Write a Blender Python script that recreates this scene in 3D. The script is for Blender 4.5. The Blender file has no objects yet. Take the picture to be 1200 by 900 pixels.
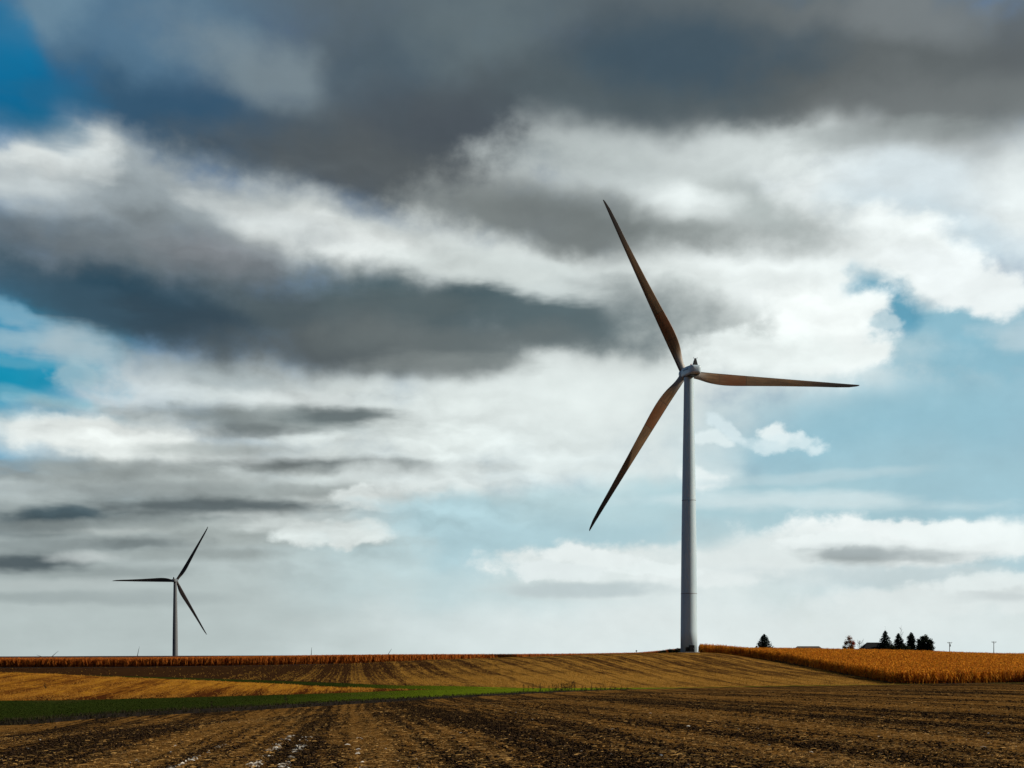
import bpy, bmesh, math, random
import numpy as np
from mathutils import Vector, Matrix
R = math.radians
SC = bpy.context.scene
COL = SC.collection
random.seed(7)
RNG = np.random.default_rng(11)

# ------------------------------------------------------------------ camera
FOC, HOR = 1500.0, 768.0          # focal length in photo pixels, eye-level line
cam_d = bpy.data.cameras.new('camera')
cam = bpy.data.objects.new('camera', cam_d)
COL.objects.link(cam)
cam.location = (0, 0, 0)          # eye level is z = 0
cam.rotation_euler = (R(90), 0, 0)
cam_d.sensor_width = 36.0
cam_d.lens = 36.0 * FOC / 1200.0
cam_d.shift_y = (HOR - 450.0) / 1200.0
cam_d.clip_start = 0.1
cam_d.clip_end = 60000
SC.camera = cam
SC.view_settings.view_transform = 'Standard'
SC.view_settings.look = 'None'
SC.view_settings.gamma = 1
SC.view_settings.exposure = 0
SC.view_settings.use_curve_mapping = False

SUN_AZ, SUN_EL = 91.0, 28.0       # degrees right of the view direction, above the horizon

def at(px, py, Y):
    """point of the place seen at photo pixel px,py when it is Y metres away"""
    return Vector(((px - 600.0) * Y / FOC, Y, (HOR - py) * Y / FOC))
SC.cycles.use_adaptive_sampling = True
SC.cycles.adaptive_threshold = 0.015
SC.cycles.adaptive_min_samples = 8
SC.cycles.max_bounces = 6
SC.cycles.diffuse_bounces = 3
SC.cycles.transmission_bounces = 4

#
# ------------------------------------------------------------------ sky
world = bpy.data.worlds.new('World')
SC.world = world
world.use_nodes = True
NT = world.node_tree
for n in list(NT.nodes):
    NT.nodes.remove(n)
NL = NT.links

def nd(t, **kw):
    n = NT.nodes.new(t)
    for k, v in kw.items():
        setattr(n, k, v)
    return n

def put(sock, v):
    if isinstance(v, bpy.types.NodeSocket):
        NL.new(v, sock)
    else:
        sock.default_value = v

def mth(op, a, b=None, c=None, clamp=False):
    n = nd('ShaderNodeMath', operation=op, use_clamp=clamp)
    put(n.inputs[0], a)
    if b is not None: put(n.inputs[1], b)
    if c is not None: put(n.inputs[2], c)
    return n.outputs[0]

def vmth(op, a, b=None, c=None):
    n = nd('ShaderNodeVectorMath', operation=op)
    put(n.inputs[0], a)
    if b is not None: put(n.inputs[1], b)
    if c is not None: put(n.inputs[2], c)
    return n

def comb(x, y, z=0.0):
    n = nd('ShaderNodeCombineXYZ')
    put(n.inputs[0], x); put(n.inputs[1], y); put(n.inputs[2], z)
    return n.outputs[0]

def lin(c):
    """display value 0-255 -> scene-linear"""
    c = c / 255.0
    return c / 12.92 if c <= 0.04045 else ((c + 0.055) / 1.055) ** 2.4

BG = 0.1
SKY_TINT = (1.0, 1.0, 1.0, 1.0)
DECK = (92, 97, 102)
DECK_WEST = (18, 62, 98)
def sky_col(r, g, b):
    return (lin(r) / BG, lin(g) / BG, lin(b) / BG, 1.0)

geo = nd('ShaderNodeTexCoord')
sep = nd('ShaderNodeSeparateXYZ')
NL.new(geo.outputs['Generated'], sep.inputs[0])
dx, dy, dz = sep.outputs
az = mth('ARCTAN2', dx, dy)
el = mth('ARCSINE', dz)
# compass angle and height of the sky, in units of 1/1500 rad, with the horizon at 768
U = mth('MULTIPLY_ADD', az, 1500.0, 600.0)
W = mth('MULTIPLY_ADD', el, -1500.0, 768.0)
UV = comb(U, W)
# noise is stretched along the horizon, more so low down, as a real cloud layer is
fl = mth('ADD', mth('MAXIMUM', dz, 0.0), 0.16)
LY = comb(mth('DIVIDE', az, fl), mth('MULTIPLY', mth('DIVIDE', -1.0, fl), 1.5))

def noise(vec, scale, detail, rough, dist=0.0, off=(0, 0, 0), col=False):
    n = nd('ShaderNodeTexNoise')
    n.noise_dimensions = '2D'
    NL.new(vmth('ADD', vec, off).outputs[0], n.inputs['Vector'])
    n.inputs['Scale'].default_value = scale
    n.inputs['Detail'].default_value = detail
    n.inputs['Roughness'].default_value = rough
    n.inputs['Distortion'].default_value = dist
    return n.outputs['Color' if col else 'Fac']

PS = vmth('MULTIPLY', UV, (0.001, 0.00135, 0.0)).outputs[0]      # milli-units, flattened
w1 = noise(PS, 6.0, 3.0, 0.5, 0.0, col=True)
w2 = noise(PS, 26.0, 3.0, 0.55, 0.0, (5, 3, 0), col=True)
warp1 = vmth('MULTIPLY', vmth('SUBTRACT', w1, (0.5, 0.5, 0.5)).outputs[0], (130.0, 56.0, 0.0)).outputs[0]
warp2 = vmth('MULTIPLY', vmth('SUBTRACT', w2, (0.5, 0.5, 0.5)).outputs[0], (34.0, 17.0, 0.0)).outputs[0]
soft = vmth('ADD', UV, vmth('ADD', warp1, vmth('MULTIPLY', warp2, (0.6, 0.6, 0)).outputs[0]).outputs[0]).outputs[0]
crisp = vmth('ADD', UV, vmth('ADD', vmth('MULTIPLY', warp1, (0.45, 0.45, 0)).outputs[0], warp2).outputs[0]).outputs[0]
calm = vmth('ADD', UV, vmth('ADD', vmth('MULTIPLY', warp1, (0.5, 0.14, 0)).outputs[0], vmth('MULTIPLY', warp2, (1.2, 0.35, 0)).outputs[0]).outputs[0]).outputs[0]
fine = mth('SUBTRACT', noise(PS, 24.0, 5.0, 0.55, 0.0, (2, 9, 0)), 0.5)
PT = vmth('MULTIPLY', UV, (0.001, 0.0038, 0.0)).outputs[0]
streak = mth('SUBTRACT', noise(PT, 7.0, 4.0, 0.55, 0.0, (4, 4, 0)), 0.5)
broad = mth('SUBTRACT', noise(PS, 10.0, 5.0, 0.56, 0.0, (7, 1, 0)), 0.5)

sky = nd('ShaderNodeTexSky', sky_type='NISHITA')
sky.sun_disc = False
sky.sun_elevation = R(SUN_EL)
sky.sun_rotation = R(SUN_AZ)
sky.altitude = 300
sky.air_density = 1.0
sky.dust_density = 0.6
sky.ozone_density = 2.0

def mix(fac, a, b):
    n = nd('ShaderNodeMix', data_type='RGBA', blend_type='MIX')
    n.clamp_factor = True
    put(n.inputs[0], fac); put(n.inputs[6], a); put(n.inputs[7], b)
    return n.outputs[2]

tint = nd('ShaderNodeMix', data_type='RGBA', blend_type='MULTIPLY')
tint.inputs[0].default_value = 1.0
NL.new(sky.outputs[0], tint.inputs[6])
tint.inputs[7].default_value = SKY_TINT
clear = tint.outputs[2]

cur = clear
def ramp_w(v, lo, hi):
    n = nd('ShaderNodeMapRange', interpolation_type='SMOOTHSTEP')
    NL.new(v, n.inputs[0])
    n.inputs[1].default_value = lo; n.inputs[2].default_value = hi
    return n.outputs[0]
HEAP = 1.0
nst = 0
UVs = {}
ROTS = (-9, -5, -2, 0, 2, 4, 7, 11, 15, 20, 26, 34)
TURN = {}
def turned(rot, crispy):
    k = (rot, crispy)
    if k not in TURN:
        v = (soft, crisp, calm)[crispy]
        if rot == 0:
            TURN[k] = v
        else:
            ca, sa = math.cos(R(rot)), math.sin(R(rot))
            TURN[k] = comb(vmth('DOT_PRODUCT', v, (ca, sa, 0)).outputs['Value'],
                           vmth('DOT_PRODUCT', v, (-sa, ca, 0)).outputs['Value'])
    return TURN[k]

def st(cx, cy, rx, ry, rgb, op=1.0, rot=0.0, hard=0.0, nz=0.0):
    """one bank of cloud (or one gap of clear sky) in the compass-angle/height space:
    hard 0 = soft veil, 1 = crisp heaped edge"""
    global cur
    global nst
    if nst % 8 == 0:      # (the tiny term keeps Cycles evaluating the banks one group after another)
        UVs.clear()
    nst += 1
    # the bank is given as it looks from the field; turn that into compass angle and height
    def ang(x, y):
        a_ = math.atan((x - 600.0) / 1500.0)
        e_ = math.atan((768.0 - y) / 1500.0 * math.cos(a_))
        return 600.0 + 1500.0 * a_, 768.0 - 1500.0 * e_
    c0, s0 = math.cos(R(rot)), math.sin(R(rot))
    o_, p_, q_ = ang(cx, cy), ang(cx + 20 * c0, cy + 20 * s0), ang(cx - 20 * s0, cy + 20 * c0)
    rx *= math.hypot(p_[0] - o_[0], p_[1] - o_[1]) / 20
    rot = math.degrees(math.atan2(p_[1] - o_[1], p_[0] - o_[0]))
    ry *= abs((p_[0] - o_[0]) * (q_[1] - o_[1]) - (p_[1] - o_[1]) * (q_[0] - o_[0])) / 20 / math.hypot(p_[0] - o_[0], p_[1] - o_[1])
    cx, cy = o_
    kind = 1 if hard > 0.5 else (2 if ry < 20 else 0)
    rot = min(ROTS, key=lambda q: abs(q - rot))
    key = (rot, kind)
    if key not in UVs:
        UVs[key] = vmth('MULTIPLY_ADD', cur, (1e-7, 1e-7, 0), turned(*key)).outputs[0]
    ca, sa = math.cos(R(rot)), math.sin(R(rot))
    ox, oy = cx * ca + cy * sa, -cx * sa + cy * ca
    mp = vmth('MULTIPLY_ADD', UVs[key], (1.0 / rx, 1.0 / ry, 0), (-ox / rx, -oy / ry, 0))
    g = vmth('LENGTH', mp.outputs[0]).outputs['Value']
    if not nz:
        nz = (0.6, 0.6, 1.1)[kind]
    if nz:
        g = mth('MULTIPLY_ADD', (broad, fine, streak)[kind], -1.6 * nz, g)
    m = nd('ShaderNodeMapRange', interpolation_type='SMOOTHSTEP')
    NL.new(g, m.inputs[0])
    m.inputs[1].default_value = 1.48 - 0.38 * hard; m.inputs[2].default_value = 0.30 + 0.48 * hard
    m.inputs[3].default_value = 0.0; m.inputs[4].default_value = op
    c = clear if rgb is None else sky_col(*rgb)
    cur = mix(m.outputs[0], cur, c)

# --- clear-sky veils: paler towards the horizon
st(600, 780, 1500, 190, (224, 230, 230), 1.0)
st(150, 720, 420, 110, (186, 194, 193), .8)
st(1050, 560, 420, 160, (166, 196, 207), .85)
st(1080, 410, 170, 90, (146, 187, 203), .9)
st(1035, 345, 60, 40, (100, 160, 184), .9)
st(620, 640, 330, 90, (192, 211, 215), .9)
# --- deep blue gaps at the left
st(0, 100, 200, 130, (0, 112, 164), 1)
st(0, 430, 170, 110, (12, 144, 184), 1)
# --- upper dark deck
st(620, -20, 620, 150, (92, 103, 112), 1)
st(560, 150, 500, 110, (84, 92, 98), 1)
st(960, 110, 420, 110, (92, 96, 98), 1)
st(1100, 60, 260, 110, (118, 124, 127), .8)
st(210, 130, 190, 70, (54, 86, 112), .95, 15)
st(150, 25, 190, 60, (92, 122, 146), .8)
st(60, 15, 70, 30, (116, 142, 160), .6)
st(330, 80, 130, 42, (128, 140, 148), .8, 15)
st(540, 40, 120, 60, (104, 116, 122), .7)
st(450, 80, 60, 60, (70, 86, 100), .6)
st(560, 150, 150, 60, (78, 84, 92), .8)
st(450, 210, 200, 60, (88, 92, 95), .9, 10)
st(800, 70, 140, 55, (66, 84, 98), .8)
st(940, 100, 130, 45, (84, 86, 88), .8)
st(1060, 25, 110, 35, (126, 130, 134), .6)
# --- the great white bank right of centre
st(900, 300, 330, 150, (232, 234, 233), 1, 0)
st(700, 400, 340, 120, (220, 222, 220), 1)
st(1120, 215, 220, 75, (226, 229, 230), 1)
st(820, 180, 200, 60, (222, 225, 224), .8)
st(1090, 165, 130, 40, (150, 152, 152), .6, 10)
st(930, 300, 130, 80, (250, 251, 250), 1)
st(930, 380, 130, 60, (250, 251, 250), 1, 30)
st(1060, 225, 90, 45, (222, 229, 234), .8)
st(1110, 275, 150, 28, (206, 218, 226), .8, 10)
st(1180, 235, 60, 50, (244, 246, 246), .8)
# blue notch and the cumulus tail on the right
st(1120, 395, 190, 52, (144, 186, 203), 1, 0, .7, .5)
st(1042, 348, 62, 40, (104, 163, 188), 1, 25, .7, .5)
st(1060, 295, 95, 45, (248, 249, 248), 1, 25, .6, .5)
st(1130, 325, 100, 30, (246, 247, 247), 1, 16, .7, .6)
st(990, 390, 60, 62, (248, 249, 248), 1, 0, .7, .6)
st(880, 405, 170, 46, (236, 238, 236), .9)
st(1200, 390, 40, 20, (196, 212, 220), .7)
st(1045, 372, 22, 9, (200, 217, 224), .8, 0, .7, .6)
# underside of the dark deck, hanging in front of the bank
st(1010, 70, 320, 66, (100, 104, 106), 1)
st(900, 112, 170, 40, (90, 94, 96), .9)
st(1120, 120, 160, 40, (116, 119, 120), .85)
st(720, 110, 170, 50, (84, 94, 100), .95)
st(800, 60, 150, 44, (66, 84, 98), .85)
st(1060, 20, 110, 30, (126, 130, 133), .7)
st(1200, 30, 70, 50, (92, 95, 99), .5)
st(1000, 160, 150, 16, (156, 160, 160), .6)
# greys inside the bank
st(790, 265, 190, 34, (138, 143, 142), .85, 4)
st(650, 270, 170, 46, (112, 116, 116), .9, 8)
st(880, 235, 60, 26, (176, 181, 180), .9, 30)
st(700, 190, 110, 30, (170, 175, 175), .6)
st(820, 240, 60, 26, (238, 240, 239), .7)
st(720, 330, 230, 26, (228, 230, 228), .8)
st(760, 385, 150, 46, (176, 180, 178), .65)
st(700, 365, 90, 45, (112, 124, 128), .75)
# --- the first white streak, from the left edge down to the centre
st(60, 205, 150, 62, (186, 192, 196), 1, 12)
st(60, 190, 100, 36, (216, 218, 218), .8, 8, .4, .8)
st(150, 205, 60, 22, (176, 182, 186), .7, 14, .2, .9)
st(210, 240, 190, 56, (156, 163, 168), .95, 14)
st(400, 282, 210, 40, (206, 208, 207), 1, 14)
st(560, 318, 190, 34, (216, 218, 216), 1, 10)
st(390, 282, 110, 20, (232, 233, 231), .9, 16)
st(640, 330, 70, 24, (226, 229, 227), .7, 10)
st(190, 236, 120, 40, (150, 157, 162), .85, 14)
st(40, 184, 90, 24, (222, 223, 222), .9, 6, .4, .9)
st(96, 196, 44, 18, (212, 214, 214), .7, 10, .3, .9)
st(20, 215, 70, 20, (204, 208, 210), .8, 4)
st(380, 284, 120, 22, (236, 236, 234), .9, 14)
st(330, 262, 80, 16, (208, 210, 210), .7, 16)
st(30, 275, 100, 30, (66, 90, 110), .9, 5)
st(160, 290, 180, 45, (116, 122, 127), .95, 6)
st(80, 322, 130, 24, (130, 134, 139), .85, 4)
st(240, 300, 70, 30, (140, 141, 146), .8, 12)
# --- white bank under it
st(300, 458, 240, 40, (200, 205, 206), 1, 3)
st(520, 500, 300, 66, (218, 221, 219), 1)
st(660, 480, 200, 56, (232, 235, 233), .9)
st(260, 440, 90, 20, (172, 180, 183), .7, 6)
st(130, 460, 60, 40, (200, 206, 210), .9)
st(75, 408, 60, 24, (170, 190, 201), .8, 10)
st(340, 470, 90, 16, (214, 216, 215), .8)
# --- second dark band
st(390, 372, 370, 56, (84, 95, 101), 1, 3)
st(130, 352, 150, 36, (44, 74, 92), .95, 12)
st(210, 378, 120, 30, (56, 72, 84), .85, 8)
st(430, 410, 190, 34, (88, 94, 97), .95, 0)
st(520, 345, 150, 30, (70, 88, 95), .95, 4)
st(640, 372, 110, 44, (90, 104, 109), .9)
st(470, 360, 90, 20, (98, 106, 108), .6)
st(540, 395, 150, 26, (108, 114, 115), .75)
st(520, 428, 90, 16, (140, 144, 143), .6)
st(640, 330, 80, 20, (212, 216, 215), .85, 8, .1, 1.0)
st(560, 315, 110, 18, (214, 217, 215), .9, 8)
# blue gap at the left edge
st(60, 348, 110, 22, (60, 84, 100), .8, 10)
st(6, 446, 104, 40, (24, 146, 180), .9, 0, .0, 1.2)
st(30, 462, 60, 8, (120, 178, 198), .6, 8)
st(20, 425, 50, 7, (110, 172, 194), .5, 5)
st(66, 446, 40, 16, (8, 140, 176), .7, 0, .3, 1.0)
st(70, 404, 60, 20, (176, 192, 200), .8, 12)
st(88, 440, 30, 20, (170, 192, 200), .6, 0, .6, .8)
st(4, 366, 30, 12, (130, 172, 194), .8, 30)
st(0, 398, 36, 10, (150, 182, 198), .7, 0)
st(60, 472, 60, 9, (146, 186, 200), .8, 6)
st(45, 492, 90, 14, (60, 156, 188), .85, 4)
# blue gap at the top left
st(-6, 104, 60, 46, (0, 104, 150), .9, 22, .0, 1.1)
st(-24, 40, 36, 56, (20, 112, 156), .7, 0, 0, .9)
st(60, 120, 60, 20, (40, 100, 136), .6, 15)
st(30, 146, 70, 18, (20, 96, 130), .6, 15)
# dark streaks across it
st(330, 492, 170, 16, (136, 142, 142), .9, 2)
st(290, 508, 90, 9, (112, 118, 119), .8)
st(415, 487, 75, 9, (98, 106, 108), .9)
st(160, 525, 190, 34, (216, 218, 216), 1, 8)
st(110, 512, 130, 22, (234, 234, 231), .9, 6, .6, .5)
st(300, 545, 150, 18, (208, 210, 208), .8)
st(420, 547, 200, 10, (106, 112, 113), .95, 1)
st(330, 550, 80, 8, (128, 133, 133), .8)
st(180, 562, 240, 16, (158, 162, 161), .9, 2)
st(60, 560, 110, 12, (138, 143, 143), .7)
st(520, 548, 130, 7, (146, 151, 151), .8, 0)
st(430, 585, 230, 30, (208, 211, 209), 1)
# --- low left layers
st(110, 640, 300, 70, (180, 186, 185), .95)
st(20, 580, 70, 16, (206, 211, 211), .7)
# greyer bases low on the left
st(140, 590, 260, 40, (164, 169, 168), .75)
st(60, 635, 220, 50, (160, 167, 167), .75)
st(120, 725, 300, 50, (184, 191, 190), .85)
st(330, 575, 130, 9, (150, 155, 154), .7)
st(250, 528, 120, 9, (170, 174, 172), .7)
st(90, 545, 150, 10, (150, 155, 154), .7)
st(200, 605, 190, 9, (126, 133, 134), .8)
st(30, 620, 80, 9, (120, 128, 130), .8)
st(240, 650, 120, 7, (150, 156, 155), .7)
st(120, 672, 120, 9, (146, 153, 153), .75)
st(20, 700, 120, 7, (158, 166, 166), .7)
st(270, 600, 60, 6, (196, 199, 197), .7)
st(150, 622, 70, 6, (190, 194, 192), .7)
st(230, 592, 160, 11, (92, 100, 103), .95, 1)
st(150, 575, 130, 8, (146, 151, 151), .7)
st(60, 604, 66, 12, (70, 86, 94), .95, 2)
st(110, 614, 90, 7, (140, 146, 146), .8)
st(290, 617, 120, 12, (160, 165, 163), .8)
st(320, 634, 170, 8, (166, 171, 169), .7)
st(165, 636, 60, 8, (118, 126, 128), .8)
st(40, 660, 78, 11, (78, 88, 93), .95, 1)
st(50, 640, 70, 8, (134, 141, 142), .7)
st(105, 655, 50, 7, (200, 203, 202), .7)
st(140, 700, 130, 9, (164, 171, 171), .7)
st(60, 685, 110, 8, (186, 191, 190), .6)
# cumulus fringes over the pale gap in the middle
st(470, 588, 78, 18, (226, 228, 226), 1, 0, .85, .6)
st(390, 626, 70, 17, (224, 227, 225), 1, 0, .85, .6)
st(340, 612, 90, 12, (206, 209, 207), .8, 2)
st(560, 560, 120, 22, (226, 229, 228), .8)
st(560, 600, 120, 18, (186, 207, 213), .8)
st(700, 540, 150, 40, (230, 234, 233), .8)
st(850, 560, 26, 20, (232, 238, 238), .6)
# --- clearer sky between the banks
st(630, 628, 210, 46, (178, 204, 212), .95, 0, .4, .9)
st(720, 590, 120, 26, (190, 212, 217), .7)
st(1060, 500, 220, 64, (152, 191, 206), .9)
st(960, 385, 76, 52, (252, 252, 250), 1, 20, .65, .6)
st(900, 410, 120, 26, (242, 244, 242), .9, 0, .55, .6)
st(1120, 560, 200, 40, (164, 197, 209), .8)
st(930, 590, 160, 34, (172, 202, 211), .7)
st(540, 605, 60, 20, (178, 203, 210), .8, 0, .6, .8)
# --- right-hand puffs and thin streaks
st(910, 506, 30, 11, (240, 244, 244), .9, 14, .52, 1.5)
st(930, 516, 42, 11, (226, 236, 239), .75, 6, .52, 1.5)
st(880, 512, 40, 8, (206, 222, 228), .6, 8, .52, 1.2)
st(850, 500, 30, 9, (222, 233, 237), .8, 22, .55, 1.0)
st(828, 512, 26, 8, (232, 239, 240), .8, 5, .55, 1.0)
st(822, 560, 30, 16, (236, 240, 240), .9, 20, .6, .6)
st(950, 588, 190, 11, (214, 226, 229), .8, 1)
st(960, 558, 130, 7, (190, 210, 217), .7, -5)
# --- bank low on the right
st(700, 664, 125, 26, (228, 231, 230), 1, 0, .75, .7)
st(690, 690, 110, 12, (200, 208, 209), .8)
st(780, 680, 190, 30, (226, 230, 229), .9)
st(1060, 634, 190, 30, (242, 243, 242), 1, 0, .75, .7)
st(860, 668, 120, 18, (236, 238, 237), .9, -5, .7, .7)
st(940, 655, 170, 24, (228, 231, 230), .95, -4)
st(1180, 625, 80, 24, (242, 244, 243), .9, 0, .6, .5)
st(1010, 652, 80, 12, (148, 154, 155), .9, 0)
st(690, 690, 70, 8, (188, 197, 199), .8)
st(1050, 676, 150, 14, (204, 212, 214), .8)
st(1130, 700, 190, 24, (230, 232, 231), .9, -3, .6, .6)
st(1160, 690, 60, 10, (206, 209, 209), .7)
st(900, 735, 420, 40, (228, 231, 230), .9)
# lit heads along the top of the low right-hand bank
st(1050, 618, 84, 13, (246, 247, 246), .9, 0, .85, .9)
st(1120, 622, 90, 15, (244, 246, 245), .9, 3, .85, .9)
st(965, 636, 60, 11, (240, 242, 241), .85, -6, .85, .9)
st(690, 655, 70, 12, (240, 242, 241), .85, 4, .85, .9)
st(645, 670, 60, 10, (234, 237, 237), .8, 0, .85, .9)
st(770, 668, 70, 9, (238, 241, 240), .7, 5, .85, .9)
st(1035, 648, 110, 9, (172, 178, 180), .7, 2)
st(1160, 682, 110, 12, (236, 239, 238), .7, -3, .55, 1.1)
st(1180, 700, 70, 7, (204, 208, 209), .7)
st(690, 692, 90, 7, (196, 204, 206), .7)

mq = nd('ShaderNodeMapRange', interpolation_type='SMOOTHSTEP')
NL.new(W, mq.inputs[0])
mq.inputs[1].default_value = 250; mq.inputs[2].default_value = 560
mq.inputs[3].default_value = 0.06; mq.inputs[4].default_value = 0.16
mq2 = nd('ShaderNodeMapRange', interpolation_type='SMOOTHSTEP')
NL.new(U, mq2.inputs[0])
mq2.inputs[1].default_value = 420; mq2.inputs[2].default_value = 760
mq2.inputs[3].default_value = 1.0; mq2.inputs[4].default_value = 0.25
STREAK_AMP = mth('MULTIPLY', mq.outputs[0], mq2.outputs[0])
# broken heaps: sharp lit tops over shaded bases
PH = vmth('MULTIPLY', crisp, (0.001, 0.0026, 0.0)).outputs[0]
b1 = noise(PH, 6.5, 5.0, 0.52, 0.0, (3, 17, 0))
b2 = noise(vmth('ADD', PH, (0.010, -0.030, 0)).outputs[0], 6.5, 3.0, 0.48, 0.0, (3, 17, 0))
lit = mth('SUBTRACT', b1, b2)                # slope of the heaps towards the light above them
def region(cx, cy, rx, ry):
    v = vmth('MULTIPLY_ADD', soft, (1.0 / rx, 1.0 / ry, 0), (-cx / rx, -cy / ry, 0)).outputs[0]
    return ramp_w(vmth('LENGTH', v).outputs['Value'], 1.25, 0.6)
reg = mth('MAXIMUM', region(300, 560, 420, 120), mth('MULTIPLY', region(900, 320, 300, 130), 0.55))
reg = mth('MAXIMUM', reg, mth('MULTIPLY', region(260, 290, 330, 90), 0.8))
heap = mth('MULTIPLY', reg, mth('MULTIPLY', lit, HEAP))
# grain of light and dark inside the cloud bodies
gr = mth('MULTIPLY_ADD', fine, 0.10, mth('MULTIPLY_ADD', broad, 0.14, mth('MULTIPLY_ADD', streak, STREAK_AMP, mth('ADD', heap, 1.0))))
mm = nd('ShaderNodeMix', data_type='RGBA', blend_type='MULTIPLY')
mm.inputs[0].default_value = 1.0
NL.new(cur, mm.inputs[6])
NL.new(vmth('MULTIPLY', comb(gr, gr, gr), (0.94, 1.0, 1.0)).outputs[0], mm.inputs[7])
cur = mm.outputs[2]

# the cloud deck overhead and behind the viewer
DK = mix(mth('MULTIPLY_ADD', dx, 0.5, 0.5, True), sky_col(*DECK_WEST), sky_col(*DECK))
mo = nd('ShaderNodeMapRange', interpolation_type='SMOOTHSTEP')
NL.new(mth('ABSOLUTE', az), mo.inputs[0])
mo.inputs[1].default_value = R(26); mo.inputs[2].default_value = R(75)
mo.inputs[4].default_value = 0.85
cur = mix(mo.outputs[0], cur, DK)
mo = nd('ShaderNodeMapRange', interpolation_type='SMOOTHSTEP')
NL.new(W, mo.inputs[0])
mo.inputs[1].default_value = 40; mo.inputs[2].default_value = -200
cur = mix(mo.outputs[0], cur, DK)
bgn = nd('ShaderNodeBackground')
bgn.inputs['Strength'].default_value = BG
NL.new(cur, bgn.inputs['Color'])
out = nd('ShaderNodeOutputWorld')
NL.new(bgn.outputs[0], out.inputs[0])
world.cycles.sampling_method = 'MANUAL'
world.cycles.sample_map_resolution = 512

# ------------------------------------------------------------------ materials
def mat(name):
    """start a node material; NT/NL now point at its tree. returns material, principled, object coords"""
    global NT, NL
    m = bpy.data.materials.new(name)
    m.use_nodes = True
    NT = m.node_tree; NL = NT.links
    p = NT.nodes['Principled BSDF']
    tc = NT.nodes.new('ShaderNodeTexCoord')
    return m, p, tc.outputs['Object']

def tnoise(vec, scale, detail=4.0, rough=0.55, dist=0.0, mul=None):
    n = nd('ShaderNodeTexNoise')
    if mul is not None:
        vec = vmth('MULTIPLY', vec, mul).outputs[0]
    NL.new(vec, n.inputs['Vector'])
    n.inputs['Scale'].default_value = scale
    n.inputs['Detail'].default_value = detail
    n.inputs['Roughness'].default_value = rough
    n.inputs['Distortion'].default_value = dist
    return n.outputs['Fac']

def ramp(v, lo, hi, a=0.0, b=1.0):
    n = nd('ShaderNodeMapRange', interpolation_type='SMOOTHSTEP')
    NL.new(v, n.inputs[0])
    n.inputs[1].default_value = lo; n.inputs[2].default_value = hi
    n.inputs[3].default_value = a; n.inputs[4].default_value = b
    return n.outputs[0]

def rgb(*c):
    return (c[0], c[1], c[2], 1.0)

def bump(p, h, strength, dist):
    b = nd('ShaderNodeBump')
    b.inputs['Strength'].default_value = strength
    b.inputs['Distance'].default_value = dist
    NL.new(h, b.inputs['Height'])
    NL.new(b.outputs[0], p.inputs['Normal'])

ROW = 0.125      # the rows run (-0.125, 1)
def row_coord(P):
    s = nd('ShaderNodeSeparateXYZ'); NL.new(P, s.inputs[0])
    r = mth('MULTIPLY_ADD', s.outputs[1], ROW, s.outputs[0])
    return r, s.outputs[0], s.outputs[1]

def band_node(r):
    a = mth('SINE', mth('MULTIPLY', r, 1.37))
    b = mth('MULTIPLY', mth('SINE', mth('MULTIPLY_ADD', r, 0.61, 1.0)), 0.8)
    c = mth('MULTIPLY', mth('SINE', mth('MULTIPLY_ADD', r, 2.9, 2.0)), 0.7)
    return mth('MULTIPLY_ADD', mth('ADD', a, mth('ADD', b, c)), 0.2, 0.5)

def band_np(r):
    return 0.5 + 0.2 * (np.sin(1.37 * r) + 0.8 * np.sin(0.61 * r + 1) + 0.7 * np.sin(2.9 * r + 2))

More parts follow.
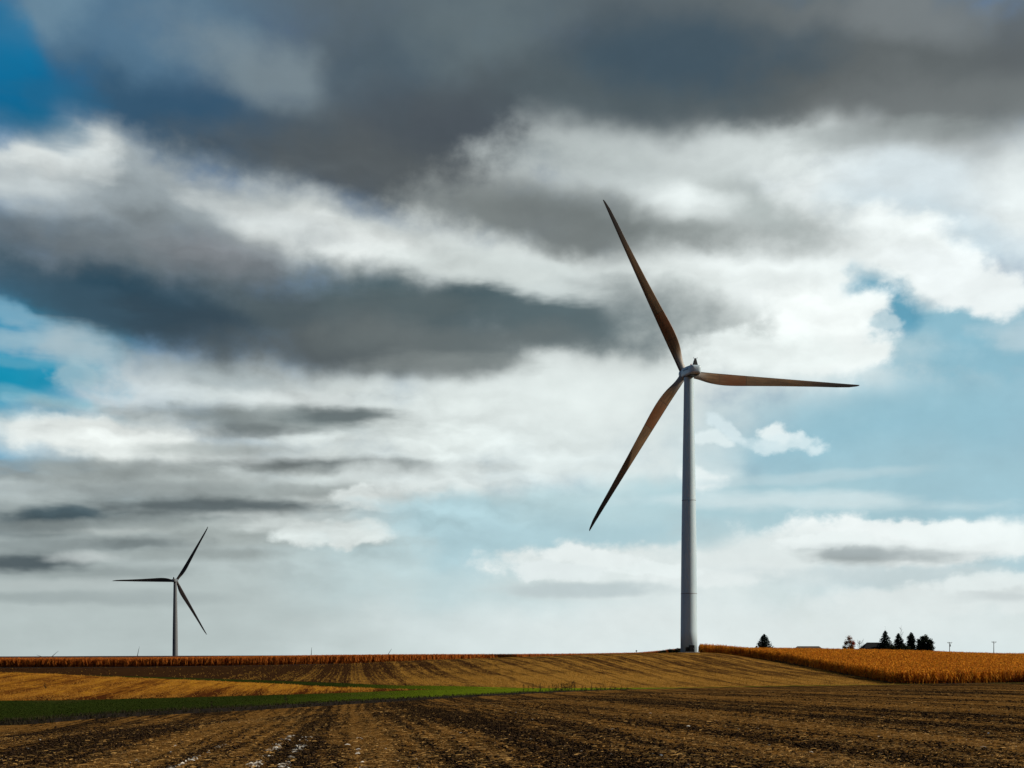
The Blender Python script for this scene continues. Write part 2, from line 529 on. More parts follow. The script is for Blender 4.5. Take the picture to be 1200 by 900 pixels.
# ploughed near field: dark crumbly soil, straw-coloured swaths of chopped residue
def soil_material():
    m, p, P = mat('ploughed soil')
    r, x, y = row_coord(P)
    V = comb(r, mth('MULTIPLY', y, 0.055), 0.0)
    sw = tnoise(V, 0.33, 4, 0.6, 0.6)
    pt = tnoise(P, 0.045, 4, 0.6, 0.3)
    fi = tnoise(P, 1.3, 9, 0.72)
    sp = tnoise(P, 11.0, 4, 0.7)
    # rows, gently weaving
    rr = mth('ADD', r, mth('MULTIPLY', tnoise(P, 0.5, 2), 0.5))
    row = mth('SINE', mth('MULTIPLY', rr, 2 * math.pi / 0.76))
    mid = tnoise(V, 2.4, 8, 0.80)
    # passes of the plough: bands along the rows
    def sn(k, ph, ky, a):
        return mth('MULTIPLY', mth('SINE', mth('MULTIPLY_ADD', r, k, mth('MULTIPLY_ADD', y, ky, ph))), a)
    ps = mth('ADD', mth('ADD', sn(0.9, 0.0, 0.006, 0.22), sn(0.37, 2.0, 0.01, 0.18)), mth('ADD', sn(2.1, 0.0, 0.02, 0.18), sn(2 * math.pi / 0.76, 0.0, 0.0, 0.12)))
    t = mth('ADD', mth('MULTIPLY', sw, 0.75), mth('MULTIPLY', pt, 0.70))
    t = mth('MULTIPLY_ADD', ps, 0.28, mth('ADD', t, 0.19))
    t = mth('MULTIPLY_ADD', mth('MULTIPLY', row, ramp(tnoise(P, 0.12, 3), 0.35, 0.65)), 0.10, mth('MULTIPLY_ADD', fi, 0.55, mth('MULTIPLY_ADD', mid, 1.05, t)))
    t = ramp(t, 1.60, 1.90)
    c = mix(t, rgb(*SOIL_DARK), rgb(*SOIL_TAN))
    c = mix(ramp(mth('ADD', sp, mth('MULTIPLY', fi, 0.6)), 0.86, 1.0, 0, 0.7), c, rgb(*SOIL_STRAW))
    c = mix(ramp(tnoise(P, 2.6, 8, 0.8), 0.53, 0.40, 0, 0.9), c, rgb(0.010, 0.006, 0.004))
    NL.new(c, p.inputs['Base Color'])
    p.inputs['Roughness'].default_value = 0.95
    p.inputs['Specular IOR Level'].default_value = 0.0
    h = mth('ADD', mth('MULTIPLY', fi, 0.7), mth('ADD', mth('MULTIPLY', sp, 0.25), mth('MULTIPLY', row, 0.06)))
    bump(p, h, 1.0, 0.30)
    return m

def stubble_material(name, tan, brown, dark, bias, left_dark, wb=0.60, wf=0.9):
    m, p, P = mat(name)
    r, x, y = row_coord(P)
    b = band_node(r)
    V = comb(r, mth('MULTIPLY', y, 0.10), 0.0)
    st_ = tnoise(V, 0.9, 5, 0.65)
    pt = tnoise(P, 0.035, 4, 0.6)
    fi = tnoise(comb(r, mth('MULTIPLY', y, 0.045), 0.0), 2.6, 8, 0.82)
    t = mth('MULTIPLY_ADD', b, wb, mth('MULTIPLY_ADD', st_, 0.95, mth('MULTIPLY_ADD', pt, 0.8, mth('MULTIPLY', fi, wf))))
    if left_dark:
        # dark soil plus corn shade in the colour, deepening towards the low west end
        t = mth('ADD', t, ramp(r, 34.0, -42.0, 0.0, -left_dark))
        # the toe of the slope is paler
        t = mth('ADD', t, ramp(y, 300.0, 200.0, 0.0, 0.20))
    else:
        # thinner straw on the damp foot of the rise
        d = mth('SUBTRACT', mth('MULTIPLY_ADD', x, -1.15, y), 160.6)
        t = mth('SUBTRACT', t, ramp(d, 20.0, 3.0, 0.0, 0.24))
    c = mix(ramp(t, bias - 0.06, bias + 0.20), rgb(*brown), rgb(*tan))
    c = mix(ramp(t, bias - 0.04, bias - 0.28), c, rgb(*dark))
    NL.new(c, p.inputs['Base Color'])
    p.inputs['Roughness'].default_value = 0.95
    p.inputs['Specular IOR Level'].default_value = 0.0
    bump(p, mth('ADD', fi, mth('MULTIPLY', st_, 0.6)), 0.9, 0.35)
    return m

def grass_material():
    m, p, P = mat('short grass')
    n1 = tnoise(P, 0.10, 4, 0.6, 0.4, (1, 0.6, 1))
    n2 = tnoise(P, 1.4, 7, 0.7)
    s = nd('ShaderNodeSeparateXYZ'); NL.new(P, s.inputs[0])
    sunlit = ramp(s.outputs[0], -26.0, 2.0)                 # cloud shade painted into the grass colour at the west end
    c = mix(sunlit, rgb(0.020, 0.032, 0.005), rgb(0.105, 0.155, 0.006))
    c = mix(ramp(n2, 0.42, 0.66, 0, 0.7), c, mix(sunlit, rgb(0.034, 0.040, 0.008), rgb(0.15, 0.17, 0.012)))
    c = mix(ramp(n1, 0.56, 0.68, 0, 0.45), c, rgb(0.045, 0.040, 0.014))
    NL.new(c, p.inputs['Base Color'])
    p.inputs['Roughness'].default_value = 0.9
    p.inputs['Specular IOR Level'].default_value = 0.0
    bump(p, n2, 0.8, 0.25)
    return m

def plain(name, c, rough=0.8, var=0.25, scale=3.0, spec=0.3, metal=0.0):
    m, p, P = mat(name)
    n = tnoise(P, scale, 6, 0.65)
    k = ramp(n, 0.3, 0.7)
    NL.new(mix(k, rgb(*[v * (1 - var) for v in c]), rgb(*[min(1, v * (1 + var)) for v in c])), p.inputs['Base Color'])
    p.inputs['Roughness'].default_value = rough
    p.inputs['Specular IOR Level'].default_value = spec
    p.inputs['Metallic'].default_value = metal
    return m

def leafy(name, c, c2, trans, var_scale=0.8, low=None, lowz=(0, 1)):
    """thin dry or green leaves: diffuse plus light coming through"""
    m, p, P = mat(name)
    geo_ = nd('ShaderNodeNewGeometry')
    rnd = geo_.outputs['Random Per Island']
    n = tnoise(P, var_scale, 4, 0.6)
    k = ramp(mth('MULTIPLY_ADD', rnd, 0.7, mth('MULTIPLY', n, 0.6)), 0.25, 0.95)
    col = mix(k, rgb(*c), rgb(*c2))
    NL.new(col, p.inputs['Base Color'])
    p.inputs['Roughness'].default_value = 0.8
    p.inputs['Specular IOR Level'].default_value = 0.1
    tr = nd('ShaderNodeBsdfTranslucent')
    NL.new(col, tr.inputs['Color'])
    ms = nd('ShaderNodeMixShader')
    ms.inputs[0].default_value = trans
    NL.new(p.outputs[0], ms.inputs[1]); NL.new(tr.outputs[0], ms.inputs[2])
    NL.new(ms.outputs[0], NT.nodes['Material Output'].inputs['Surface'])
    return m

SOIL_DARK = (0.016, 0.0092, 0.0052)
SOIL_TAN = (0.215, 0.100, 0.022)
SOIL_STRAW = (0.38, 0.22, 0.075)
M = {
    'soil': soil_material(),
    'bank': plain('dark bank soil', (0.010, 0.007, 0.005), 1.0, 0.4, 2.0, 0.1),  # even near-black soil colour for the bank and the corn ground
    'tongue': stubble_material('golden stubble', (0.46, 0.205, 0.019), (0.22, 0.080, 0.011), (0.070, 0.021, 0.006), 1.86, 0.0, 0.30, 1.7),
    'hill': stubble_material('hill stubble', (0.31, 0.155, 0.030), (0.115, 0.054, 0.014), (0.042, 0.019, 0.0075), 1.93, 0.66, 0.46, 1.6),
    'grass': grass_material(),
    'far': plain('far farmland', (0.045, 0.022, 0.012), 1.0, 0.5, 0.004, 0.1),
}

# ------------------------------------------------------------------ terrain
def pchip(x, y, xq):
    x = np.asarray(x, float); y = np.asarray(y, float); xq = np.asarray(xq, float)
    h = np.diff(x); d = np.diff(y) / h
    m_ = np.zeros_like(y)
    for i in range(1, len(x) - 1):
        if d[i - 1] * d[i] > 0:
            w1_, w2_ = 2 * h[i] + h[i - 1], h[i] + 2 * h[i - 1]
            m_[i] = (w1_ + w2_) / (w1_ / d[i - 1] + w2_ / d[i])
    m_[0] = d[0]; m_[-1] = d[-1]
    i = np.clip(np.searchsorted(x, xq) - 1, 0, len(x) - 2)
    t = np.clip((xq - x[i]) / h[i], 0, 1)
    return ((1 + 2 * t) * (1 - t) ** 2 * y[i] + t * (1 - t) ** 2 * h[i] * m_[i]
            + t * t * (3 - 2 * t) * y[i + 1] + t * t * (t - 1) * h[i] * m_[i + 1])

#  survey lines: for each bearing, (height line, distance) at every field edge
COLS =  [0,         130,       300,       400,       480,       600,        740,        820,        900,       1000,      1060,      1200]
L = [
 ('edge',   [(850, 80), (841, 88), (832, 102), (826, 115), (821, 125), (814, 148), (808, 190), (806, 205), (804.5, 215), (803, 225), (802, 230), (800.6, 236)]),
 ('lip',    [(845, 80.6), (836, 88.6), (827.5, 102.6), (822, 115.6), (818, 125.5), (812, 148.5), (807.6, 190.4), (805.9, 205.3), (804.4, 215.3), (802.9, 225.3), (801.9, 230.3), (800.5, 236.3)]),
 ('grass',  [(821, 110), (819.5, 118), (815, 130), (812, 140), (809, 150), (806.6, 171), (806.2, 196), (805.8, 205.8), (804.3, 215.8), (802.8, 225.6), (801.85, 230.5), (800.45, 236.6)]),
 ('mid',    [(803, 140), (804, 144), (806, 147), (808, 150), (808.4, 152), (806.4, 171.6), (806.1, 196.5), (805.7, 206.4), (804.2, 216.4), (802.7, 226.0), (801.8, 230.7), (800.4, 236.8)]),
 ('crest',  [(788, 175), (793, 172), (800, 165), (805, 160), (807.6, 155), (806.2, 172.2), (806.0, 197), (805.6, 207), (804.1, 217), (802.6, 226.5), (801.75, 230.9), (800.35, 237.0)]),
 ('dip',    [(797, 215), (800, 205), (805, 185), (806, 172), (806.6, 160), (806.0, 172.8), (805.9, 197.5), (805.5, 207.5), (804.0, 217.5), (802.5, 227), (801.7, 231.1), (800.3, 237.2)]),
 ('toe',    [(790, 255), (792, 240), (797, 212), (800.5, 187), (803.5, 172), (805.8, 173.5), (805.8, 198), (805.4, 208), (803.9, 218), (802.4, 227.6), (801.65, 231.3), (800.25, 237.4)]),
 ('slope',  [(785.5, 290), (786.5, 285), (789, 270), (790, 260), (790, 250), (789, 240), (785, 270), (784, 285), (789, 270), (797, 245), (801.6, 231.5), (800.2, 237.6)]),
 ('top',    [(782.6, 322), (782, 324), (780, 330), (777.8, 337), (774.3, 343), (770.3, 352), (765.8, 366), (764.6, 371), (773.5, 335), (792, 265), (801.55, 231.7), (800.15, 237.8)]),
 ('corn',   [(782, 331), (781.5, 332.5), (779.6, 336.5), (777.6, 343), (776.6, 352), (775.6, 372), (773.6, 394), (767, 392), (771.2, 352), (789, 278), (799.5, 240), (798, 246)]),
 ('back',   [(777, 420), (777, 420), (776, 425), (775.5, 430), (775, 440), (775, 450), (772.8, 450), (769.5, 430), (768.3, 430), (769.6, 425), (771.0, 420), (775.8, 415)]),
 ('yard',   [(774, 600), (774, 600), (774, 600), (774, 600), (773.6, 600), (773, 600), (772, 600), (770, 600), (769.0, 600), (769.2, 600), (769.6, 600), (771, 600)]),
 ('rise',   [(769.2, 900), (768.7, 900), (768.1, 900), (767.7, 900), (767.3, 900), (767.0, 900), (768, 900), (769, 900), (769.2, 900), (769.4, 900), (769.6, 900), (770, 900)]),
 ('valley', [(791, 1120)] * 12),
 ('low',    [(796, 2500)] * 12),
 ('plain',  [(794.5, 5500)] * 12),
 ('end',    [(773.2, 40000)] * 12),
]
LN = [n for n, _ in L]
def col_values(px):
    """for photo bearings px: arrays Y[layer, col], z[layer, col]"""
    q = np.clip(px, -120, 1320)
    xs = np.array([-160] + COLS + [1360], float)
    Ys, Zs = [], []
    # first the near field itself: straight from the viewer's feet to its edge
    for n, v in L:
        Y = np.array([v[0][1]] + [a[1] for a in v] + [v[-1][1]], float)
        p = np.array([v[0][0]] + [a[0] for a in v] + [v[-1][0]], float)
        z = (HOR - p) * Y / FOC
        Ys.append(pchip(xs, Y, q)); Zs.append(pchip(xs, z, q))
    Y = np.array(Ys); Z = np.array(Zs)
    ye, ze = Y[0], Z[0]
    nearY = [np.full_like(ye, 3.0), np.full_like(ye, 20.0), ye * 0.55]
    s = (ze + 1.72) / ye
    nearZ = [-1.72 + s * a * np.where(a < ye * 0.6, 0.92, 1.0) for a in nearY]
    return np.vstack([nearY, Y]), np.vstack([nearZ, Z])

NEAR = 3
PXS = np.unique(np.concatenate([
    600 + 1500 * np.array([-4, -2.5, -1.7, -1.2, -0.9, -0.75, -0.65, -0.58]),
    np.arange(-240, 1441, 2.5),
    600 + 1500 * np.array([0.58, 0.65, 0.75, 0.9, 1.2, 1.7, 2.5, 4])]))
TS = (PXS - 600) / FOC
CY, CZ = col_values(PXS)
CTRL = [(np.log(CY[:, i]), CZ[:, i]) for i in range(len(PXS))]

def terrain_rows(k0, k1, n, log=True):
    """n+1 rows from layer k0 to k1 in every column -> Y,Z arrays [row, col]"""
    f = np.linspace(0, 1, n + 1)[:, None]
    a, b = CY[k0][None], CY[k1][None]
    Y = np.exp(np.log(a) * (1 - f) + np.log(b) * f) if log else 1 / ((1 - f) / a + f / b)
    Z = np.empty_like(Y)
    for i in range(len(PXS)):
        Z[:, i] = pchip(CTRL[i][0], CTRL[i][1], np.log(Y[:, i]))
    return Y, Z

def tidx(name):
    return NEAR + LN.index(name)

GY = np.exp(np.linspace(math.log(3), math.log(8000), 1600))
GZ = np.stack([pchip(c[0], c[1], np.log(GY)) for c in CTRL], axis=1)
def ground_z(x, y):
    """terrain height at plan points (arrays)"""
    x = np.atleast_1d(np.asarray(x, float)); y = np.atleast_1d(np.asarray(y, float))
    y = np.maximum(y, 3.001)
    px = np.clip(600 + FOC * x / y, PXS[0], PXS[-1] - 1e-6)
    i = np.clip(np.searchsorted(PXS, px) - 1, 0, len(PXS) - 2)
    u = (px - PXS[i]) / (PXS[i + 1] - PXS[i])
    fy = np.clip((np.log(y) - math.log(3)) / (math.log(8000) - math.log(3)) * 1599, 0, 1598.999)
    j = fy.astype(int); v = fy - j
    return ((GZ[j, i] * (1 - u) + GZ[j, i + 1] * u) * (1 - v) + (GZ[j + 1, i] * (1 - u) + GZ[j + 1, i + 1] * u) * v)

def layer_at(x, y, name):
    """distance of a field edge on the bearing of the plan point"""
    px = 600 + FOC * np.asarray(x) / np.asarray(y)
    return np.interp(px, PXS, CY[tidx(name)])

def mesh_from(name, V, F, material, smooth=True, parent=None):
    """V (n,3) array, F (m,k) array of equal-size faces"""
    V = np.ascontiguousarray(V, np.float32); F = np.ascontiguousarray(F, np.int32)
    me = bpy.data.meshes.new(name)
    me.vertices.add(len(V)); me.vertices.foreach_set('co', V.ravel())
    k = F.shape[1]
    me.loops.add(F.size); me.loops.foreach_set('vertex_index', F.ravel())
    me.polygons.add(len(F))
    me.polygons.foreach_set('loop_start', np.arange(0, F.size, k, dtype=np.int32))
    me.polygons.foreach_set('loop_total', np.full(len(F), k, np.int32))
    if smooth:
        me.polygons.foreach_set('use_smooth', np.ones(len(F), bool))
    me.update(calc_edges=True)
    me.materials.append(material)
    o = bpy.data.objects.new(name, me)
    COL.objects.link(o)
    if parent: o.parent = parent
    return o

def structure(o, label=None):
    o['kind'] = 'structure'
    if label: o['label'] = label
    return o

def sheet(name, pieces, material, label):
    """pieces: list of (k0,k1,rows) stacked along each bearing"""
    Vs, Fs, off = [], [], 0
    for k0, k1, n, lg in pieces:
        Y, Z = terrain_rows(k0, k1, n, lg)
        X = TS[None] * Y
        nr, nc = Y.shape
        Vs.append(np.stack([X, Y, Z], -1).reshape(-1, 3))
        r, c = np.meshgrid(np.arange(nr - 1), np.arange(nc - 1), indexing='ij')
        a = (r * nc + c).ravel() + off
        Fs.append(np.stack([a, a + 1, a + nc + 1, a + nc], 1))
        off += nr * nc
    return structure(mesh_from(name, np.concatenate(Vs), np.concatenate(Fs), material), label)

def sub(k0, k1, n):
    """rows over every layer interval, so that the edges keep their bends"""
    return [(k, k + 1, n, True) for k in range(k0, k1)]

sheet('ploughed_field', [(0, 1, 30, False), (1, tidx('edge'), 110, False)], M['soil'],
      'dark ploughed field with straw coloured rows of residue in the foreground')
# the field goes on behind the viewer
X0 = 4.0 * 3.0
V = np.array([[-X0, 3, 0], [X0, 3, 0], [900, 3, 0], [900, -900, 0], [-900, -900, 0], [-900, 3, 0]], float)
V[:, 2] = -1.72 + 0.0
zz = terrain_rows(0, 1, 1)[1][0]
V[:, 2] = zz.mean()
bm_back = mesh_from('field_behind', V[[5, 2, 3, 4]], np.array([[0, 1, 2, 3]]), M['soil'])
structure(bm_back, 'ploughed field going on behind the viewpoint')
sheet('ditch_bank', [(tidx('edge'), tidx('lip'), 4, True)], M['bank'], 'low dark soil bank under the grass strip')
sheet('grass_strip', sub(tidx('lip'), tidx('grass'), 30) + sub(tidx('crest'), tidx('toe'), 14), M['grass'],
      'green grass strip winding between the fields')
sheet('stubble_field', sub(tidx('grass'), tidx('crest'), 24), M['tongue'],
      'bright golden stubble rise left of centre')
sheet('hill_field', sub(tidx('toe'), tidx('top'), 40), M['hill'],
      'brown and gold harvested hill rising to the turbine')
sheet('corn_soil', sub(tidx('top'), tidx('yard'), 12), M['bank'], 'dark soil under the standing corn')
sheet('far_ground', sub(tidx('yard'), tidx('end'), 14), M['far'], 'dark farmland on the far horizon')

# ------------------------------------------------------------------ loose cover on the ground
def stuff(o, label, cat):
    o['kind'] = 'stuff'; o['label'] = label; o['category'] = cat
    return o

def frames(n, yaw=None, tilt=0.0):
    """random rotation matrices about z (and a lean)"""
    a = RNG.uniform(0, 2 * np.pi, n) if yaw is None else yaw
    b = RNG.normal(0, tilt, n) if tilt else np.zeros(n)
    ca, sa, cb, sb = np.cos(a), np.sin(a), np.cos(b), np.sin(b)
    Rm = np.zeros((n, 3, 3))
    Rm[:, 0, 0] = ca; Rm[:, 0, 1] = -sa * cb; Rm[:, 0, 2] = sa * sb
    Rm[:, 1, 0] = sa; Rm[:, 1, 1] = ca * cb;  Rm[:, 1, 2] = -ca * sb
    Rm[:, 2, 1] = sb; Rm[:, 2, 2] = cb
    return Rm

def scatter(name, tv, tf, pos, scale, material, Rm=None, jitter=0.0, smooth=False):
    n = len(pos)
    tv = np.asarray(tv, float); tf = np.asarray(tf, int)
    if Rm is None: Rm = frames(n)
    s = np.asarray(scale, float)
    s = s[:, None, None] if s.ndim == 1 else s[:, None, :]
    loc = tv[None] * s
    if jitter:
        loc = loc * (1 + RNG.normal(0, jitter, (n, len(tv), 1)))
    P = np.einsum('nij,nvj->nvi', Rm, loc) + pos[:, None, :]
    F = tf[None] + (np.arange(n) * len(tv))[:, None, None]
    return mesh_from(name, P.reshape(-1, 3), F.reshape(-1, tf.shape[1]), material, smooth)

def near_points(n, ymin, ymax, pad=60):
    """spread evenly as seen over the near field"""
    Y = 1 / RNG.uniform(1 / ymax, 1 / ymin, n)
    px = RNG.uniform(-pad, 1200 + pad, n)
    x = (px - 600) / FOC * Y
    ok = Y < np.interp(px, PXS, CY[tidx('edge')]) - 0.5
    return x[ok], Y[ok]

# crumbs of soil
def ico(nsub=1):
    bm = bmesh.new(); bmesh.ops.create_icosphere(bm, subdivisions=nsub, radius=1.0)
    v = np.array([q.co[:] for q in bm.verts]); f = np.array([[q.index for q in p.verts] for p in bm.faces]); bm.free()
    return v, f
def swath_np(x, y):
    r = x + ROW * y
    return (0.5 + 0.22 * np.sin(0.9 * r + 0.006 * y) + 0.18 * np.sin(0.37 * r + 2 + 0.01 * y) + 0.18 * np.sin(2.1 * r + 0.02 * y) + 0.15 * np.sin(2 * np.pi * r / 0.76) + 0.10 * np.sin(0.21 * y + 0.4 * x))
iv, if_ = ico(1)
x, y = near_points(85000, 16, 140)
keep = RNG.random(len(x)) > np.clip(swath_np(x, y) * 1.9 - 0.5, 0.05, 0.93)
x, y = x[keep], y[keep]
sz = (0.009 + 0.026 * RNG.random(len(x)) ** 3) * (1 + y / 90)
pos = np.stack([x, y, ground_z(x, y) + sz * 0.25], 1)
m_clod = plain('soil clods', (0.024, 0.0145, 0.0085), 1.0, 0.5, 6.0, 0.0)
stuff(scatter('soil_clods', iv, if_, pos, np.stack([sz * 1.5, sz, sz * 0.7], 1), m_clod, jitter=0.25),
      'dark crumbled clods of soil over the ploughed foreground', 'soil')

# chopped straw lying about
x, y = near_points(120000, 15, 150)
keep = RNG.random(len(x)) < np.clip(swath_np(x, y) * 1.7 - 0.38, 0.12, 1)
x, y = x[keep], y[keep]
n = len(x)
ln = 0.03 + 0.13 * RNG.random(n) ** 2 * (1 + y / 90); wd = RNG.uniform(0.006, 0.016, n) * (1 + y / 60)
tv = [(-.5, -.5, 0), (-.5, .5, 0), (0, .5, .18), (0, -.5, .18), (.5, .5, .05), (.5, -.5, .05)]
tf = [(0, 3, 2, 1), (3, 5, 4, 2)]
pos = np.stack([x, y, ground_z(x, y) + 0.015 + 0.03 * RNG.random(n)], 1)
m_straw = leafy('chopped straw', (0.17, 0.080, 0.018), (0.44, 0.25, 0.075), 0.25, 1.5)
stuff(scatter('straw_litter', tv, tf, pos, np.stack([ln, wd, ln * 0.5], 1), m_straw, frames(n, None, 0.5)),
      'chopped straw lying in swaths on the ploughed foreground', 'straw')

# pale husks left in three rows at the lower left, and here and there elsewhere
rows = []
for r0, n, y0, y1 in ((-2.05, 560, 19, 43), (-1.38, 240, 19, 42), (-3.72, 230, 20, 38), (-5.0, 80, 20, 30), (0.2, 60, 20, 40)):
    yy = 1 / RNG.uniform(1 / y1, 1 / y0, n)
    cl = np.sin(yy * 2.1 + r0 * 3) + np.sin(yy * 0.83 + r0) + RNG.normal(0, .5, n)
    yy = yy[cl > 0.1]
    rows.append(np.stack([r0 + RNG.normal(0, 0.07, len(yy)) - ROW * yy, yy], 1))
x, y = near_points(600, 17, 70)
k = np.sin(x * 1.3 + y * 0.4) + RNG.normal(0, .6, len(x)) > 0.9
rows.append(np.stack([x[k], y[k]], 1))
xy = np.concatenate(rows); n = len(xy)
sz = 0.018 + 0.045 * RNG.random(n) ** 2
pos = np.stack([xy[:, 0], xy[:, 1], ground_z(xy[:, 0], xy[:, 1]) + 0.03], 1)
hv = [(-1, -.35, 0), (-1, .35, 0), (0, .45, .45), (0, -.45, .45), (1, .2, .1), (1, -.2, .1)]
m_husk = leafy('bleached husks', (0.36, 0.31, 0.24), (0.74, 0.69, 0.60), 0.2, 2.0)
stuff(scatter('corn_husks', hv, tf, pos, np.stack([sz * 1.3, sz, sz], 1), m_husk, frames(n, None, 0.4)),
      'bleached corn husks lying in rows at the lower left', 'corn husks')

# standing stubble: little sheaves of cut stalks
def sheaf(nb=4):
    v, f = [], []
    for i in range(nb):
        a = 2 * math.pi * i / nb + 0.4
        bx, by = 0.35 * math.cos(a), 0.35 * math.sin(a)
        lx, ly = 0.9 * math.cos(a) * 0.4, 0.9 * math.sin(a) * 0.4
        w = 0.14
        k = len(v)
        v += [(bx - w * math.sin(a), by + w * math.cos(a), 0), (bx + w * math.sin(a), by - w * math.cos(a), 0), (bx + lx, by + ly, 1.0)]
        f.append((k, k + 1, k + 2))
    return v, f
sv, sf = sheaf()
def region_points(n, lo, hi, px0, px1, ya, yb):
    Y = 1 / RNG.uniform(1 / yb, 1 / ya, n); px = RNG.uniform(px0, px1, n)
    a = np.interp(px, PXS, CY[tidx(lo)]); b = np.interp(px, PXS, CY[tidx(hi)])
    ok = (Y > a) & (Y < b)
    return (px[ok] - 600) / FOC * Y[ok], Y[ok]
x, y = region_points(26000, 'grass', 'crest', -80, 500, 100, 178)
r = x + ROW * y
r2 = np.round(r / 0.38) * 0.38 + RNG.normal(0, 0.05, len(r)); x = x + (r2 - r)
k = RNG.random(len(x)) < np.clip((band_np(r2) - .28) * 2.2, 0.05, 1); x, y = x[k], y[k]
h = RNG.uniform(0.08, 0.20, len(x))
m_stub = leafy('stubble stalks', (0.28, 0.110, 0.014), (0.60, 0.30, 0.045), 0.3, 0.3)
stuff(scatter('straw_stubble', sv, sf, np.stack([x, y, ground_z(x, y)], 1), np.stack([h * .7, h * .7, h], 1), m_stub, frames(len(x), None, .15)),
      'golden cut stubble standing on the bright rise at left', 'stubble')
x, y = region_points(60000, 'toe', 'top', -60, 1080, 165, 375)
r = x + ROW * y
r2 = np.round(r / 0.76) * 0.76 + RNG.normal(0, 0.06, len(r)); x = x + (r2 - r)
k = RNG.random(len(x)) < (0.10 + 0.9 * np.clip((band_np(r2) - .35) * 2, 0, 1)) * np.clip((r2 + 40) / 60, 0.05, 1); x, y = x[k], y[k]
h = RNG.uniform(0.12, 0.30, len(x))
m_stub2 = leafy('hill stubble stalks', (0.20, 0.088, 0.014), (0.46, 0.25, 0.040), 0.3, 0.1)
stuff(scatter('hill_stubble', sv, sf, np.stack([x, y, ground_z(x, y)], 1), np.stack([h * .9, h * .9, h], 1), m_stub2, frames(len(x), None, .15)),
      'rows of cut stubble on the hill below the turbine', 'stubble')

# grass blades
gx, gy = region_points(60000, 'lip', 'grass', -80, 760, 78, 206)
k = RNG.random(len(gx)) < 0.9; gx, gy = gx[k], gy[k]
gx2, gy2 = region_points(20000, 'crest', 'toe', 270, 560, 150, 216)
x = np.concatenate([gx, gx2]); y = np.concatenate([gy, gy2])
h = RNG.uniform(0.04, 0.10, len(x)) * (1 + 0.9 * (RNG.random(len(x)) > 0.96))
m_gl = bpy.data.materials.new('tmp'); bpy.data.materials.remove(m_gl)
def grass_blades():
    m, p, P = mat('grass blades')
    s = nd('ShaderNodeSeparateXYZ'); NL.new(P, s.inputs[0])
    sunlit = ramp(s.outputs[0], -26.0, 2.0)  # same painted cloud shade on the blades towards the west
    g_ = nd('ShaderNodeNewGeometry').outputs['Random Per Island']
    c = mix(sunlit, mix(g_, rgb(0.016, 0.026, 0.004), rgb(0.036, 0.048, 0.008)), mix(g_, rgb(0.085, 0.130, 0.005), rgb(0.19, 0.22, 0.012)))
    NL.new(c, p.inputs['Base Color'])
    p.inputs['Roughness'].default_value = 0.9; p.inputs['Specular IOR Level'].default_value = 0.0
    tr = nd('ShaderNodeBsdfTranslucent'); NL.new(c, tr.inputs['Color'])
    ms = nd('ShaderNodeMixShader'); ms.inputs[0].default_value = 0.35
    NL.new(p.outputs[0], ms.inputs[1]); NL.new(tr.outputs[0], ms.inputs[2])
    NL.new(ms.outputs[0], NT.nodes['Material Output'].inputs['Surface'])
    return m
stuff(scatter('grass', sv, sf, np.stack([x, y, ground_z(x, y)], 1), np.stack([h, h, h], 1), grass_blades(), frames(len(x), None, .25)),
      'short green grass growing along the strip between the fields', 'grass')
# ragged dark growth on the lip of the bank
px = RNG.uniform(-60, 740, 2600)
ye = np.interp(px, PXS, CY[tidx('lip')]) + RNG.normal(0.1, 0.5, len(px))
x, y = (px - 600) / FOC * ye, ye
h = RNG.uniform(0.08, 0.26, len(px))
m_edge = leafy('dry dark edge grass', (0.012, 0.011, 0.006), (0.045, 0.036, 0.014), 0.15, 0.5)
stuff(scatter('edge_grass', sv, sf, np.stack([x, y, ground_z(x, y) - 0.02], 1), np.stack([h * .9, h * .9, h], 1), m_edge, frames(len(px), None, .3)),
      'ragged dark dry grass along the lip of the low bank', 'dry grass')

